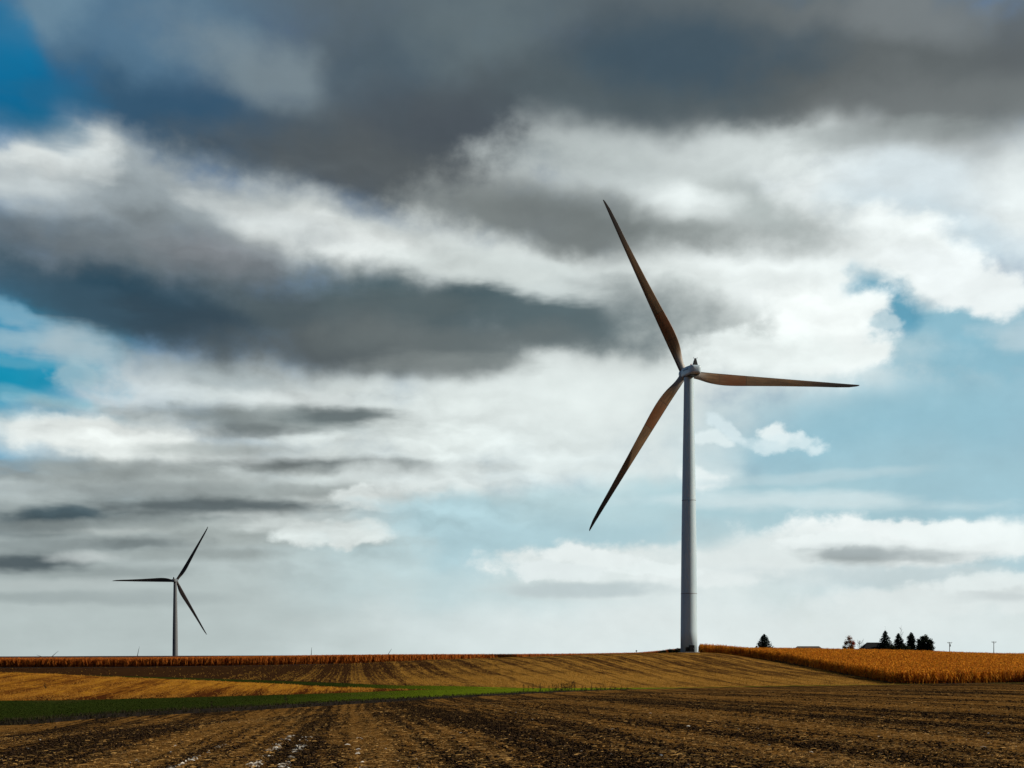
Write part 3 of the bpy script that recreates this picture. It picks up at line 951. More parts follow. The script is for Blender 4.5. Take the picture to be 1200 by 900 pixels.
# ------------------------------------------------------------------ standing corn
def corn_plant(seed, leaves=7):
    rg = random.Random(seed)
    v, f = [], []
    # stem: three-sided tapering
    k = 0
    for zz_, w in ((0, .016), (1.0, .013), (2.15, .005)):
        for a in (0, 2.094, 4.189):
            v.append((w * 1.6 * math.cos(a), w * 1.6 * math.sin(a), zz_))
    for s in range(2):
        for a in range(3):
            b = (a + 1) % 3
            f.append((s * 3 + a, s * 3 + b, s * 3 + 3 + b, s * 3 + 3 + a))
    for i in range(leaves):
        z0 = 1.0 + 1.02 * i / (leaves - 1) + rg.uniform(-.08, .08)
        a = (i % 2) * math.pi + rg.uniform(-.6, .6)
        Ln = rg.uniform(.45, .75) * (1.0 if i < leaves - 2 else .75)
        w = rg.uniform(.05, .085)
        ca, sa = math.cos(a), math.sin(a)
        up = rg.uniform(.05, .35); droop = rg.uniform(.35, .8)
        k = len(v)
        for t, wf in ((0, .5), (.4, 1.0), (1.0, .15)):
            d = Ln * (t if t < .5 else .4 + .45 * (t - .4) / .6 * 1.0)
            h = z0 + up * min(t, .4) / .4 * .55 - (droop * ((t - .4) / .6) if t > .4 else 0)
            for sgn in (-1, 1):
                v.append((d * ca - sgn * w * wf * sa, d * sa + sgn * w * wf * ca, h + sgn * .02))
        f += [(k, k + 2, k + 3, k + 1), (k + 2, k + 4, k + 5, k + 3)]
    # ear with its husk, hanging
    a = rg.uniform(0, 6.28); ca, sa = math.cos(a), math.sin(a)
    k = len(v)
    for d, h, w in ((.03, 1.12, .02), (.12, 1.02, .045), (.16, .86, .012)):
        v += [(d * ca - w * sa, d * sa + w * ca, h), (d * ca + w * sa, d * sa - w * ca, h)]
    f += [(k, k + 2, k + 3, k + 1), (k + 2, k + 4, k + 5, k + 3)]
    # tassel
    for j in range(3):
        a = rg.uniform(0, 6.28); k = len(v)
        ca, sa = math.cos(a), math.sin(a)
        v += [(-.012 * sa, .012 * ca, 2.05), (.012 * sa, -.012 * ca, 2.05), (.10 * ca + .01 * sa, .10 * sa, 2.38), (.10 * ca - .01 * sa, .10 * sa, 2.38)]
        f.append((k, k + 1, k + 2, k + 3))
    return np.array(v), np.array(f)

def cornfield(name, pts, material, label, hmean, hvar=0.07):
    """one stand of dry corn from plan points"""
    Vs, Fs, off = [], [], 0
    parts = np.array_split(RNG.permutation(len(pts)), 6)
    for i, idx in enumerate(parts):
        tv, tf = corn_plant(40 + i)
        p = pts[idx]; n = len(p)
        h = hmean / 2.3 * RNG.normal(1.0, hvar, n)
        s = np.stack([h * 1.15, h * 1.15, h], 1)
        P = np.einsum('nij,nvj->nvi', frames(n, None, 0.05), tv[None] * s[:, None, :])
        pos = np.stack([p[:, 0], p[:, 1], ground_z(p[:, 0], p[:, 1])], 1)
        P += pos[:, None, :]
        F = tf[None] + (np.arange(n) * len(tv))[:, None, None] + off
        Vs.append(P.reshape(-1, 3)); Fs.append(F.reshape(-1, 4)); off += n * len(tv)
    return stuff(mesh_from(name, np.concatenate(Vs), np.concatenate(Fs), material, False), label, 'cornfield')

m_corn = leafy('dry corn', (0.34, 0.082, 0.004), (0.80, 0.32, 0.022), 0.30, 1.1)
m_corn2 = leafy('red brown corn', (0.32, 0.075, 0.010), (0.66, 0.20, 0.028), 0.34, 0.9)
# right-hand stand: rows 0.76 m apart along the row direction
def right_edge(x, y):
    """how far a plan point is inside the corn (metres, roughly)"""
    px = 600 + FOC * x / y
    return y - np.interp(px, PXS, CY[tidx('top')])
n = 230000
y = RNG.uniform(228, 470, n); x = RNG.uniform(50, 232, n)
r = np.round((x + 0.1 * y) / 0.76) * 0.76 + RNG.normal(0, .05, n); x = r - 0.1 * y
px = 600 + FOC * x / y
ins = right_edge(x, y)
ok = (px > 820) & (px < 1310) & (ins > 0.5)
x, y, ins, px = x[ok], y[ok], ins[ok], px[ok]
edge_d = np.minimum(ins, (px - 818) / 12)
keep = RNG.random(len(x)) < np.where(ins < 9, 1.0, np.where(y < 300, 0.8, 0.65))
cornfield('cornfield', np.stack([x[keep], y[keep]], 1), m_corn, 'tall orange dry corn standing right of the turbine', 2.35)
# left-hand stand
n = 26000
px = RNG.uniform(-140, 806, n)
yf = np.interp(px, PXS, CY[tidx('corn')])
y = yf + 26 * RNG.random(n) ** 1.4; x = (px - 600) / FOC * y
cornfield('cornfield', np.stack([x, y], 1), m_corn2, 'long dark red strip of dry corn along the left horizon', 2.25, 0.03)

# ------------------------------------------------------------------ helpers for things
def thing(name, label, cat, loc=(0, 0, 0), rz=0.0, group=None):
    o = bpy.data.objects.new(name, None); COL.objects.link(o)
    o.empty_display_size = 0.5
    o.location = loc; o.rotation_euler = (0, 0, rz)
    tag(o, label, cat, group)
    return o

def tag(o, label, cat, group=None):
    o['label'] = label; o['category'] = cat
    if group: o['group'] = group
    return o

def obj(name, bm, material, parent=None, smooth=False):
    me = bpy.data.meshes.new(name)
    bmesh.ops.recalc_face_normals(bm, faces=bm.faces[:])
    bm.to_mesh(me); bm.free()
    if smooth:
        for p in me.polygons: p.use_smooth = True
    me.materials.append(material)
    o = bpy.data.objects.new(name, me); COL.objects.link(o)
    if parent: o.parent = parent
    return o

def add_box(bm, c, s, bevel=0.0, seg=2):
    g = bmesh.ops.create_cube(bm, size=1.0)
    vs = g['verts']
    for v in vs: v.co = Vector((c[0] + v.co.x * s[0], c[1] + v.co.y * s[1], c[2] + v.co.z * s[2]))
    if bevel:
        es = list({e for v in vs for e in v.link_edges})
        bmesh.ops.bevel(bm, geom=es, offset=bevel, segments=seg, affect='EDGES', profile=0.5)

def add_loft(bm, rings, cap=True):
    """rings: list of equal-length point lists"""
    R_ = [[bm.verts.new(p) for p in r] for r in rings]
    n = len(R_[0])
    for a, b in zip(R_, R_[1:]):
        for i in range(n):
            bm.faces.new((a[i], a[(i + 1) % n], b[(i + 1) % n], b[i]))
    if cap:
        bm.faces.new(R_[0][::-1]); bm.faces.new(R_[-1])

def ring(c, r, n, ax=Vector((0, 0, 1)), ref=None):
    ax = Vector(ax).normalized()
    ref = ref or (Vector((1, 0, 0)) if abs(ax.x) < .9 else Vector((0, 1, 0)))
    u = (ref - ax * ref.dot(ax)).normalized(); w = ax.cross(u)
    return [Vector(c) + r * (math.cos(2 * math.pi * i / n) * u + math.sin(2 * math.pi * i / n) * w) for i in range(n)]

def add_lathe(bm, prof, n=48, c=(0, 0, 0)):
    add_loft(bm, [ring((c[0], c[1], c[2] + z), r, n) for r, z in prof])

def add_limb(bm, pts, radii, n=6):
    pts = [Vector(p) for p in pts]
    rs = []
    for i, p in enumerate(pts):
        d = (pts[min(i + 1, len(pts) - 1)] - pts[max(i - 1, 0)])
        rs.append(ring(p, radii[i], n, d))
    add_loft(bm, rs)

def copy_thing(root, name=None):
    c = root.copy(); COL.objects.link(c)
    for ch in root.children:
        d = ch.copy(); COL.objects.link(d); d.parent = c
        d.matrix_parent_inverse = ch.matrix_parent_inverse.copy()
        for g in ch.children:
            e_ = g.copy(); COL.objects.link(e_); e_.parent = d
    return c

# ------------------------------------------------------------------ wind turbines
def tower_paint():
    m, p, P = mat('white tower paint')
    n = tnoise(P, 0.6, 6, 0.65, 0.0, (1, 1, 0.12))
    n2 = tnoise(P, 0.12, 4, 0.6)
    c = mix(ramp(n, 0.35, 0.75), rgb(0.43, 0.55, 0.60), rgb(0.51, 0.62, 0.66))
    c = mix(ramp(n2, 0.5, 0.75, 0, 0.25), c, rgb(0.38, 0.45, 0.51))
    NL.new(c, p.inputs['Base Color'])
    p.inputs['Roughness'].default_value = 0.42
    p.inputs['Specular IOR Level'].default_value = 0.35
    return m

def blade_paint():
    m, p, P = mat('shade-brown blade')
    s = nd('ShaderNodeSeparateXYZ'); NL.new(P, s.inputs[0])
    n = tnoise(P, 0.9, 6, 0.65, 0.3, (1.6, 1, 0.16))
    n2 = tnoise(P, 0.35, 4, 0.6, 0.0, (1, 1, 0.5))
    c = mix(ramp(n, 0.3, 0.7), rgb(0.115, 0.064, 0.030), rgb(0.25, 0.145, 0.066))  # shade and warm cast of white blades put into a brown base
    # a rust-red stretch outboard of the root, ending at a joint
    z = s.outputs[2]
    red = mth('MULTIPLY', ramp(z, 6.0, 15.0), ramp(z, 19.1, 18.9))
    c = mix(mth('MULTIPLY', red, ramp(n2, 0.30, 0.62, 0.25, 0.85)), c, rgb(0.18, 0.058, 0.014))
    # grey root, dark outer blade
    c = mix(ramp(z, 8.0, 1.0, 0, 0.8), c, rgb(0.40, 0.39, 0.37))
    c = mix(ramp(z, 30.0, 49.0, 0, 0.92), c, rgb(0.035, 0.032, 0.032))
    # joints
    for zj in (10.6, 19.0):
        j = mth('COMPARE', z, zj, 0.07)
        c = mix(mth('MULTIPLY', j, 0.8), c, rgb(0.03, 0.022, 0.018))
    # darker leading edge
    c = mix(ramp(s.outputs[0], -0.42, -0.85, 0, 0.7), c, rgb(0.04, 0.032, 0.028))
    NL.new(c, p.inputs['Base Color'])
    p.inputs['Roughness'].default_value = 0.5
    p.inputs['Specular IOR Level'].default_value = 0.25
    return m

M['tower'] = tower_paint()
M['blade'] = blade_paint()
M['nacelle'] = plain('white nacelle shell', (0.50, 0.60, 0.66), 0.4, 0.08, 0.8, 0.4)
M['dark'] = plain('black painted metal', (0.012, 0.013, 0.014), 0.6, 0.3, 3.0, 0.3)
M['seam'] = plain('tower seam', (0.20, 0.21, 0.22), 0.6, 0.2, 3.0, 0.3)
M['letters'] = plain('blue grey lettering', (0.10, 0.20, 0.28), 0.5, 0.2, 2.0, 0.3)
M['concrete'] = plain('concrete', (0.30, 0.29, 0.27), 0.9, 0.25, 2.0, 0.2)
M['lamp'] = plain('red lamp glass', (0.30, 0.02, 0.015), 0.25, 0.1, 5.0, 0.5)

HUBZ, TOWERH, BLADE = 81.1, 79.55, 54.2
def blade_bm():
    bm = bmesh.new()
    rings_ = []
    stations = [0.9, 1.6, 2.6, 3.4, 4.4, 5.5, 6.8, 8.2, 9.6, 11.0, 12.5, 14.0, 16.0, 18.0, 20.5, 23.0, 29.0, 35.0, 41.0, 47.0, 51.0, 53.3, 54.0, 54.2]
    for r in stations:
        rc = 1.02                                     # round root
        c = float(pchip([0.9, 2.0, 4.0, 7.0, 9.5, 12.0, 15.0, 20.0, 30.0, 40.0, 51.0, 54.2], [2.04, 2.04, 2.30, 3.05, 3.42, 3.52, 3.40, 3.00, 2.25, 1.62, 0.98, 0.35], [r])[0])
        if r > 53.4: c = {54.0: 0.33, 54.2: 0.12}[r]
        k = min(1, max(0, (r - 1.8) / 8.0))           # 0 round .. 1 airfoil
        k = k * k * (3 - 2 * k)
        th = (2.04 * (1 - k) + k * c * (0.26 - 0.12 * min(1, (r - 2) / 40)))
        tw = R(15) * (1 - min(1, r / 46)) ** 1.4 * k + R(2)
        le = -1.02 * (1 - 0.55 * (r / 54.2))          # straight leading edge
        bend = -0.0006 * r * r                        # slight prebend
        pts = []
        n = 20
        for i in range(n):
            a = 2 * math.pi * i / n
            u = 0.5 - 0.5 * math.cos(a)               # 0 leading .. 1 trailing
            sgn = 1 if a <= math.pi else -1
            circ = math.sqrt(max(0, u * (1 - u))) * 2 * 0.5
            foil = 2.6 * (0.2969 * math.sqrt(u) - 0.126 * u - 0.3516 * u * u + 0.2843 * u ** 3 - 0.1015 * u ** 4) * 1.0
            y = sgn * th * ((1 - k) * circ + k * foil)
            x = le + u * c
            pts.append((x, y))
        xc = le + 0.3 * c
        R2 = []
        for x, y in pts:
            dx_, dy_ = x - xc, y
            R2.append(Vector((xc + dx_ * math.cos(tw) + dy_ * math.sin(tw), -dx_ * math.sin(tw) + dy_ * math.cos(tw) + bend, r)))
        rings_.append(R2)
    add_loft(bm, rings_)
    return bm

def rounded_section(y, w, h, zc, n=28, e=5.0):
    out = []
    for i in range(n):
        a = 2 * math.pi * i / n
        ca, sa = math.cos(a), math.sin(a)
        out.append(Vector((math.copysign(abs(ca) ** (2 / e), ca) * w / 2, y, zc + math.copysign(abs(sa) ** (2 / e), sa) * h / 2)))
    return out

def make_turbine(label, loc, yaw, tilt, phase, group):
    t = thing('wind_turbine', label, 'wind turbine', loc, yaw, group)
    bm = bmesh.new()
    add_lathe(bm, [(2.42, 0.0), (2.40, 6), (2.30, 18), (2.16, 32), (2.0, 44), (1.80, 56), (1.58, 68), (1.40, TOWERH - .2), (1.40, TOWERH)], 64)
    tw = obj('tower', bm, M['tower'], t, True)
    for z, r in ((17.0, 2.315), (43.9, 2.005)):
        bm = bmesh.new(); add_lathe(bm, [(r, z - .09), (r + .035, z - .07), (r + .035, z + .07), (r - .01, z + .09)], 64)
        obj('flange', bm, M['seam'], tw, True)
    bm = bmesh.new(); add_lathe(bm, [(3.1, -0.6), (3.1, 0.10), (2.9, 0.16), (2.0, 0.16)], 48)
    obj('foundation', bm, M['concrete'], t)
    bm = bmesh.new(); add_lathe(bm, [(1.46, TOWERH - .02), (1.55, TOWERH + .02), (1.55, TOWERH + .34), (1.3, TOWERH + .36)], 48)
    obj('yaw_ring', bm, M['dark'], t, True)
    # nacelle: hub end at +y
    zc = -0.1                                          # nacelle frame: origin over the tower at hub height, pitched like the rotor
    NM = Matrix.Translation((0, 0, HUBZ)) @ Matrix.Rotation(tilt, 4, 'X')
    secs = [(-6.7, 1.7, 1.2), (-6.55, 2.5, 1.9), (-6.15, 3.1, 2.4), (-5.2, 3.45, 2.65), (-2.0, 3.6, 2.8), (1.0, 3.5, 2.8), (2.2, 3.2, 2.7), (2.7, 2.7, 2.4)]
    bm = bmesh.new(); add_loft(bm, [rounded_section(y, w, h, zc) for y, w, h in secs])
    na = obj('nacelle', bm, M['nacelle'], t, True)
    na.matrix_local = NM
    for sx in (-1, 1):  # small blocks standing in for the lettering on the nacelle
        for i in range(5):
            bm = bmesh.new(); add_box(bm, (sx * 1.79, -4.2 + i * 0.95, zc + 0.35), (0.06, 0.62, 0.42), 0.02, 1)
            obj('lettering', bm, M['letters'], na)
    bm = bmesh.new(); add_box(bm, (0, -2.0, zc - 1.38), (2.6, 6.6, 0.16), 0.05, 1)
    obj('belly_hatch', bm, M['dark'], na)
    # dark fin with the wind instruments on the tail
    bm = bmesh.new()
    f = [(-6.1, zc + 1.05), (-4.6, zc + 1.22), (-5.25, zc + 3.05), (-5.55, zc + 3.05)]
    add_loft(bm, [[Vector((x * (1 if j < 2 else .4), y, z)) for j, (y, z) in enumerate(f)] for x in (-0.62, 0.62)])
    fin = obj('instrument_mast', bm, M['dark'], na)
    bm = bmesh.new()
    add_limb(bm, [(-0.6, -5.4, zc + 3.15), (0.6, -5.4, zc + 3.15)], [0.05, 0.05])
    add_limb(bm, [(0, -5.4, zc + 3.0), (0, -5.4, zc + 3.25)], [0.06, 0.06])
    for sx in (-.55, .55):
        add_limb(bm, [(sx, -5.4, zc + 3.15), (sx, -5.4, zc + 3.38)], [0.05, 0.03])
        add_lathe(bm, [(0.02, 0), (0.10, .03), (0.10, .08), (0.02, .1)], 10, (sx, -5.4, zc + 3.34))
    obj('anemometer', bm, M['seam'], fin)
    bm = bmesh.new(); add_limb(bm, [(0.5, 0.2, zc + 1.3), (0.5, 0.2, zc + 2.3)], [0.07, 0.03])
    obj('lightning_rod', bm, M['dark'], na)
    bm = bmesh.new(); add_lathe(bm, [(0.22, 0), (0.22, .2), (0.16, .42), (0.02, .5)], 14, (-0.6, -3.6, zc + 1.36))
    obj('warning_lamp', bm, M['lamp'], na, True)
    # rotor
    Rt = Matrix.Rotation(tilt, 4, 'X')
    ax = Rt @ Vector((0, 1, 0))
    hub = Vector((0, 0, HUBZ)) + 4.0 * ax
    bm = bmesh.new()
    prof = [(-1.35, 1.25), (-1.2, 1.45), (-0.2, 1.62), (0.7, 1.55), (1.5, 1.15), (2.0, 0.6), (2.2, 0.12)]
    add_loft(bm, [ring((0, y, 0), r, 32, Vector((0, 1, 0)), Vector((1, 0, 0))) for y, r in prof])
    h = obj('hub', bm, M['nacelle'], t, True)
    h.matrix_local = Matrix.Translation(hub) @ Rt
    b0 = None
    for k in range(3):
        if b0 is None:
            b0 = obj('blade', blade_bm(), M['blade'], t, True); b = b0
        else:
            b = b0.copy(); COL.objects.link(b); b.parent = t
        al = phase + k * 2 * math.pi / 3
        b.matrix_local = Matrix.Translation(hub) @ Rt @ Matrix.Rotation(math.pi / 2 - al, 4, 'Y')
    return t

def pose_rotor(t, tilt, phase):
    Rt = Matrix.Rotation(tilt, 4, 'X')
    hub = Vector((0, 0, HUBZ)) + 4.0 * (Rt @ Vector((0, 1, 0)))
    k = 0
    for c in t.children:
        n = c.name.split('.')[0]
        if n == 'hub': c.matrix_local = Matrix.Translation(hub) @ Rt
        if n == 'blade':
            c.matrix_local = Matrix.Translation(hub) @ Rt @ Matrix.Rotation(math.pi / 2 - phase - k * 2 * math.pi / 3, 4, 'Y'); k += 1

TG = 'wind turbines across the farmland'
base = at(807.3, 764, 370)
zb = float(ground_z(base.x, 370)[0])
turb = make_turbine('tall wind turbine on the hilltop beside the orange corn, nearest and largest', (base.x, 370, zb), R(11), R(4.0), R(-1.8), TG)

def another(label, px, Y, yaw, tilt, phase, z=None):
    t = copy_thing(turb)
    x = (px - 600) * Y / FOC
    if z is None: z = float(ground_z(x, Y)[0])
    t.location = (x, Y, z); t.rotation_euler = (0, 0, yaw)
    t['label'] = label
    pose_rotor(t, tilt, phase)
    return t
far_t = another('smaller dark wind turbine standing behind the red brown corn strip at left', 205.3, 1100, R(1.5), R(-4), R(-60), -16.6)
shaded_tower = plain('cloud-shaded far tower', (0.13, 0.135, 0.14), 0.5, 0.1, 1.0, 0.3)  # cloud shade put into darker copies of the turbine colours
shaded_blade = plain('cloud-shaded far blade', (0.040, 0.030, 0.026), 0.5, 0.2, 0.5, 0.25)
def shade_turbine(o):
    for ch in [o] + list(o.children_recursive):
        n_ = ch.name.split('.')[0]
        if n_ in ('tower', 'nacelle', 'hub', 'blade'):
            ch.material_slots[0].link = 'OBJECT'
            ch.material_slots[0].material = shaded_blade if n_ == 'blade' else shaded_tower
shade_turbine(far_t)
another('distant turbine with two blade tips poking over the horizon at far left', 56.6, 5500, R(5), 0, R(40))
another('distant turbine with one upright blade tip just left of the smaller turbine', 159.5, 5350, R(-5), 0, R(76))
another('faint distant turbine blade tip over the corn, between the smaller turbine and the hill crest', 364.0, 5600, R(5), 0, R(85))
another('faint distant slanted turbine blade tip over the left end of the hill crest', 451.0, 5500, R(0), 0, R(57))

# ------------------------------------------------------------------ transformer cabinet at the foot of the tower
cb = at(808.6, 764, 365.5)
cz = float(ground_z(cb.x, 365.5)[0])
cab = thing('transformer_cabinet', 'black transformer cabinet standing at the foot of the largest turbine', 'cabinet', (cb.x, 365.5, cz), R(4))
bm = bmesh.new(); add_box(bm, (0, 0, 0.06), (3.0, 1.8, 0.22), 0.03, 1); obj('plinth', bm, M['concrete'], cab)
bm = bmesh.new(); add_box(bm, (0.45, 0, 1.09), (1.45, 1.35, 1.84), 0.05, 2)
bd = obj('body', bm, M['dark'], cab)
bm = bmesh.new(); add_box(bm, (0.45, 0, 2.05), (1.58, 1.48, 0.07), 0.02, 1); obj('lid', bm, M['dark'], cab)
bm = bmesh.new(); add_box(bm, (-0.80, 0, 0.86), (1.02, 1.2, 1.38), 0.05, 2)
rad = obj('radiator', bm, M['dark'], cab)
bm = bmesh.new()
for i in range(7): add_box(bm, (-1.20 + i * 0.133, -0.66, 0.88), (0.035, 0.16, 1.1))
obj('cooling_fins', bm, M['dark'], rad)
bm = bmesh.new(); add_box(bm, (0.45, -0.70, 1.05), (1.2, 0.04, 1.5), 0.01, 1); dr = obj('door', bm, M['dark'], cab)
bm = bmesh.new(); add_box(bm, (0.88, -0.74, 1.05), (0.05, 0.05, 0.26), 0.01, 1); obj('handle', bm, M['seam'], dr)

# ------------------------------------------------------------------ trees and farmstead behind the corn
M['bark'] = plain('grey brown bark', (0.040, 0.030, 0.022), 0.95, 0.35, 4.0, 0.15)
M['pine'] = leafy('dark conifer needles', (0.006, 0.012, 0.010), (0.022, 0.036, 0.026), 0.10, 0.5)
M['leaf'] = leafy('dark olive leaves', (0.010, 0.016, 0.010), (0.034, 0.042, 0.022), 0.15, 0.5)
M['autumn'] = leafy('autumn leaves', (0.12, 0.050, 0.012), (0.46, 0.15, 0.026), 0.4, 0.5)
M['red'] = leafy('red autumn leaves', (0.20, 0.020, 0.012), (0.42, 0.060, 0.020), 0.35, 0.5)

def leaf_cloud(name, pts, size, material, parent, flat=0.0):
    """many small leaf-sized faces"""
    n = len(pts)
    tv = [(-.5, -.28, 0), (.5, -.28, .08), (.5, .28, 0), (-.5, .28, .08)]
    Rm = frames(n, None, 0.9)
    s = size * RNG.uniform(.6, 1.4, n)
    o = scatter(name, tv, [(0, 1, 2, 3)], np.asarray(pts, float), s, material, Rm)
    if parent: o.parent = parent
    return o

def trunk_bm(h, r, lean=0.02, limbs=(), seed=1):
    rg = random.Random(seed)
    bm = bmesh.new()
    k = 7
    pts = [(lean * h * math.sin(i * 1.3 + seed), lean * h * math.cos(i * 1.1 + seed), h * i / (k - 1)) for i in range(k)]
    add_limb(bm, pts, [r * (1 - 0.93 * i / (k - 1)) for i in range(k)], 7)
    for z, ln_, up, a in limbs:
        z, ln_, up, a = float(z), float(ln_), float(up), float(a)
        p0 = Vector((0, 0, z)); d = Vector((math.cos(a), math.sin(a), up)).normalized()
        p1 = p0 + d * ln_ * .5 + Vector((0, 0, .05 * ln_)); p2 = p0 + d * ln_ + Vector((rg.uniform(-.1, .1) * ln_, 0, .15 * ln_))
        r0 = r * (1 - .9 * z / h) * .55
        add_limb(bm, [p0, p1, p2], [r0, r0 * .6, r0 * .15], 5)
        for j in range(3):
            q = p1.lerp(p2, rg.uniform(0, .8)); dd = (d + Vector((rg.uniform(-.8, .8), rg.uniform(-.8, .8), rg.uniform(0, .8)))).normalized()
            add_limb(bm, [q, q + dd * ln_ * .2, q + dd * ln_ * .38 + Vector((0, 0, .04 * ln_))], [r0 * .35, r0 * .2, r0 * .06], 4)
    return bm

def conifer(label, px, top, halfw, Y, seed, low=0.4, shape=1.0, blunt=0.0, group='dark conifers by the farmhouse', n=5200):
    x = (px - 600) * Y / FOC
    g = float(ground_z(x, Y)[0])
    h = (HOR - top) * Y / FOC - g; w = halfw * Y / FOC
    t = thing('conifer_tree', label, 'tree', (x, Y, g), 0, group)
    rg = np.random.default_rng(seed)
    P = []
    nl = int(h / 0.42)
    limbs = []
    for i in range(nl):
        f = i / (nl - 1)
        z = low + (h - low) * f
        rad_ = w * ((1 - f) ** shape * (1 - blunt) + blunt * math.sqrt(max(0, 1 - f ** 3))) + 0.12
        rad_ *= 0.85 + 0.3 * rg.random()
        nb = max(4, int(11 * (1 - f) + 5))
        a0 = rg.uniform(0, 6.28)
        for b in range(nb):
            a = a0 + 2 * math.pi * b / nb + rg.normal(0, .15)
            L_ = rad_ * rg.uniform(.62, 1.08)
            if b % 3 == 0 and f < .9: limbs.append((z, L_ * .8, -.05, a))
            m_ = int(7 + 20 * L_ / w)
            u = rg.random(m_) ** 0.7
            wob = rg.normal(0, .10 + .05 * L_, (m_, 3))
            P.append(np.stack([u * L_ * math.cos(a), u * L_ * math.sin(a), z + .12 * L_ - .38 * u * L_ * (.4 + .6 * u)], 1) + wob * [1, 1, .6])
    P = np.concatenate(P)
    obj('trunk', trunk_bm(h * .98, .02 * h + .06, .004, limbs[::6], seed), M['bark'], t, True)
    leaf_cloud('crown', P, 0.50, M['pine'], t)
    return t

def broadleaf(label, px, top, halfw, Y, seed, matl, lobes, name='broadleaf_tree', group=None, dens=1.0, lsz=.38, lo=0.12):
    """lobes: list of (dx, height fraction, radius fraction of halfw)"""
    x = (px - 600) * Y / FOC
    g = float(ground_z(x, Y)[0])
    h = (HOR - top) * Y / FOC - g; w = halfw * Y / FOC
    t = thing(name, label, 'tree', (x, Y, g), 0, group)
    rg = np.random.default_rng(seed)
    P, limbs = [], []
    for dx_, fz, rf in lobes:
        c = np.array([dx_ * w, rg.uniform(-.3, .3) * w, fz * h]); r = rf * w
        limbs.append((max(.3, float(c[2]) * .45), math.hypot(float(c[0]), float(c[2]) * .5), float(max(.2, c[2] * .5 / (abs(c[0]) + .4))), 0 if c[0] > 0 else math.pi))
        for s in range(int(26 * rf * 3)):
            d = rg.normal(size=3); d /= np.linalg.norm(d)
            cc = c + d * r * rg.uniform(.35, .95)
            k = int(34 * dens)
            P.append(cc + rg.normal(0, r * .16 + .12, (k, 3)))
    P = np.concatenate(P); P = P[P[:, 2] > lo * h]
    obj('trunk', trunk_bm(h * .8, .022 * h + .08, .01, limbs, seed), M['bark'], t, True)
    leaf_cloud('crown', P, lsz, matl, t)
    return t

def bare_tree(label, px, top, halfw, Y, seed, nl=16, group=None):
    x = (px - 600) * Y / FOC
    g = float(ground_z(x, Y)[0])
    h = (HOR - top) * Y / FOC - g; w = halfw * Y / FOC
    t = thing('bare_tree', label, 'tree', (x, Y, g), 0, group)
    rg = random.Random(seed)
    bm = bmesh.new()
    add_limb(bm, [(0, 0, 0), (.05, 0, h * .3), (-.05, .05, h * .65), (.03, 0, h)], [.16 + .008 * h, .12, .07, .02], 6)
    obj('trunk', bm, M['bark'], t, True)
    bm = bmesh.new()
    for i in range(nl):
        z = h * rg.uniform(.22, .85); a = rg.uniform(0, 6.28); L_ = w * rg.uniform(.6, 1.1) * (1.15 - z / h * .5)
        d = Vector((math.cos(a), math.sin(a) * .8, rg.uniform(.7, 1.5))).normalized()
        p0 = Vector((0, 0, z)); p2 = p0 + d * L_ * 1.3
        p1 = p0.lerp(p2, .5) + Vector((rg.uniform(-.1, .1), 0, -.05)) * L_
        add_limb(bm, [p0, p1, p2], [.065, .045, .014], 4)
        for j in range(4):
            q = p0.lerp(p2, rg.uniform(.3, .95)); dd = (d + Vector((rg.uniform(-.7, .7), rg.uniform(-.7, .7), rg.uniform(-.1, .6)))).normalized()
            add_limb(bm, [q, q + dd * L_ * .45], [.03, .008], 3)
    obj('branches', bm, M['bark'], t, True)
    return t

conifer('lone dark rounded conifer above the corn, right of the largest turbine', 895.5, 743.6, 10.0, 590, 3, .3, .45, .85, 'lone tree', 5200)
aut = broadleaf('autumn tree with red and olive leaves left of the farmhouse', 995, 743.3, 8.0, 600, 8, M['autumn'],
          [(0, .82, .34), (-.4, .62, .36), (.25, .60, .40), (-.55, .40, .36), (.5, .38, .36), (0, .36, .45)], 'autumn_tree', None, .42, .34)
rg = np.random.default_rng(5)
ax_h = (HOR - 743.3) * 600 / FOC
P_ = np.concatenate([np.array([1.7 + rg.normal(0, .5), rg.normal(0, .8) - .5, ax_h * .62 + rg.normal(0, .9)]) + rg.normal(0, .35, (26, 3)) for _ in range(16)])
leaf_cloud('red_leaves', P_, .34, M['red'], aut)
bare_tree('small bare tree between the autumn tree and the farmhouse', 1007.5, 750.4, 6.5, 605, 4, 22)
bare_tree('tall thin bare tree poking up behind the pointed conifer', 1037.2, 734.6, 3.0, 640, 9, 14)
bare_tree('tallest bare treetop, behind the gap between two conifers', 1056.0, 731.6, 4.5, 640, 12, 18)
conifer('pointed dark conifer against the right end of the farmhouse', 1037.4, 739.6, 14.5, 592, 21, .3, .85, .10)
conifer('second dark conifer from the farmhouse', 1052.8, 742.6, 11.5, 596, 22, .3, .75, .22)
conifer('narrow column shaped dark conifer between its neighbours', 1067.6, 741.6, 8.0, 594, 23, .3, .60, .62)
broadleaf('broad round headed dark tree at the right end of the tree row', 1083.0, 743.8, 9.6, 590, 14, M['leaf'],
          [(.15, .80, .50), (-.4, .66, .46), (.5, .62, .46), (-.5, .42, .5), (.55, .40, .5), (0, .45, .6), (-.1, .2, .6), (.5, .2, .5), (-.6, .2, .45)], 'broadleaf_tree', None, 1.5)

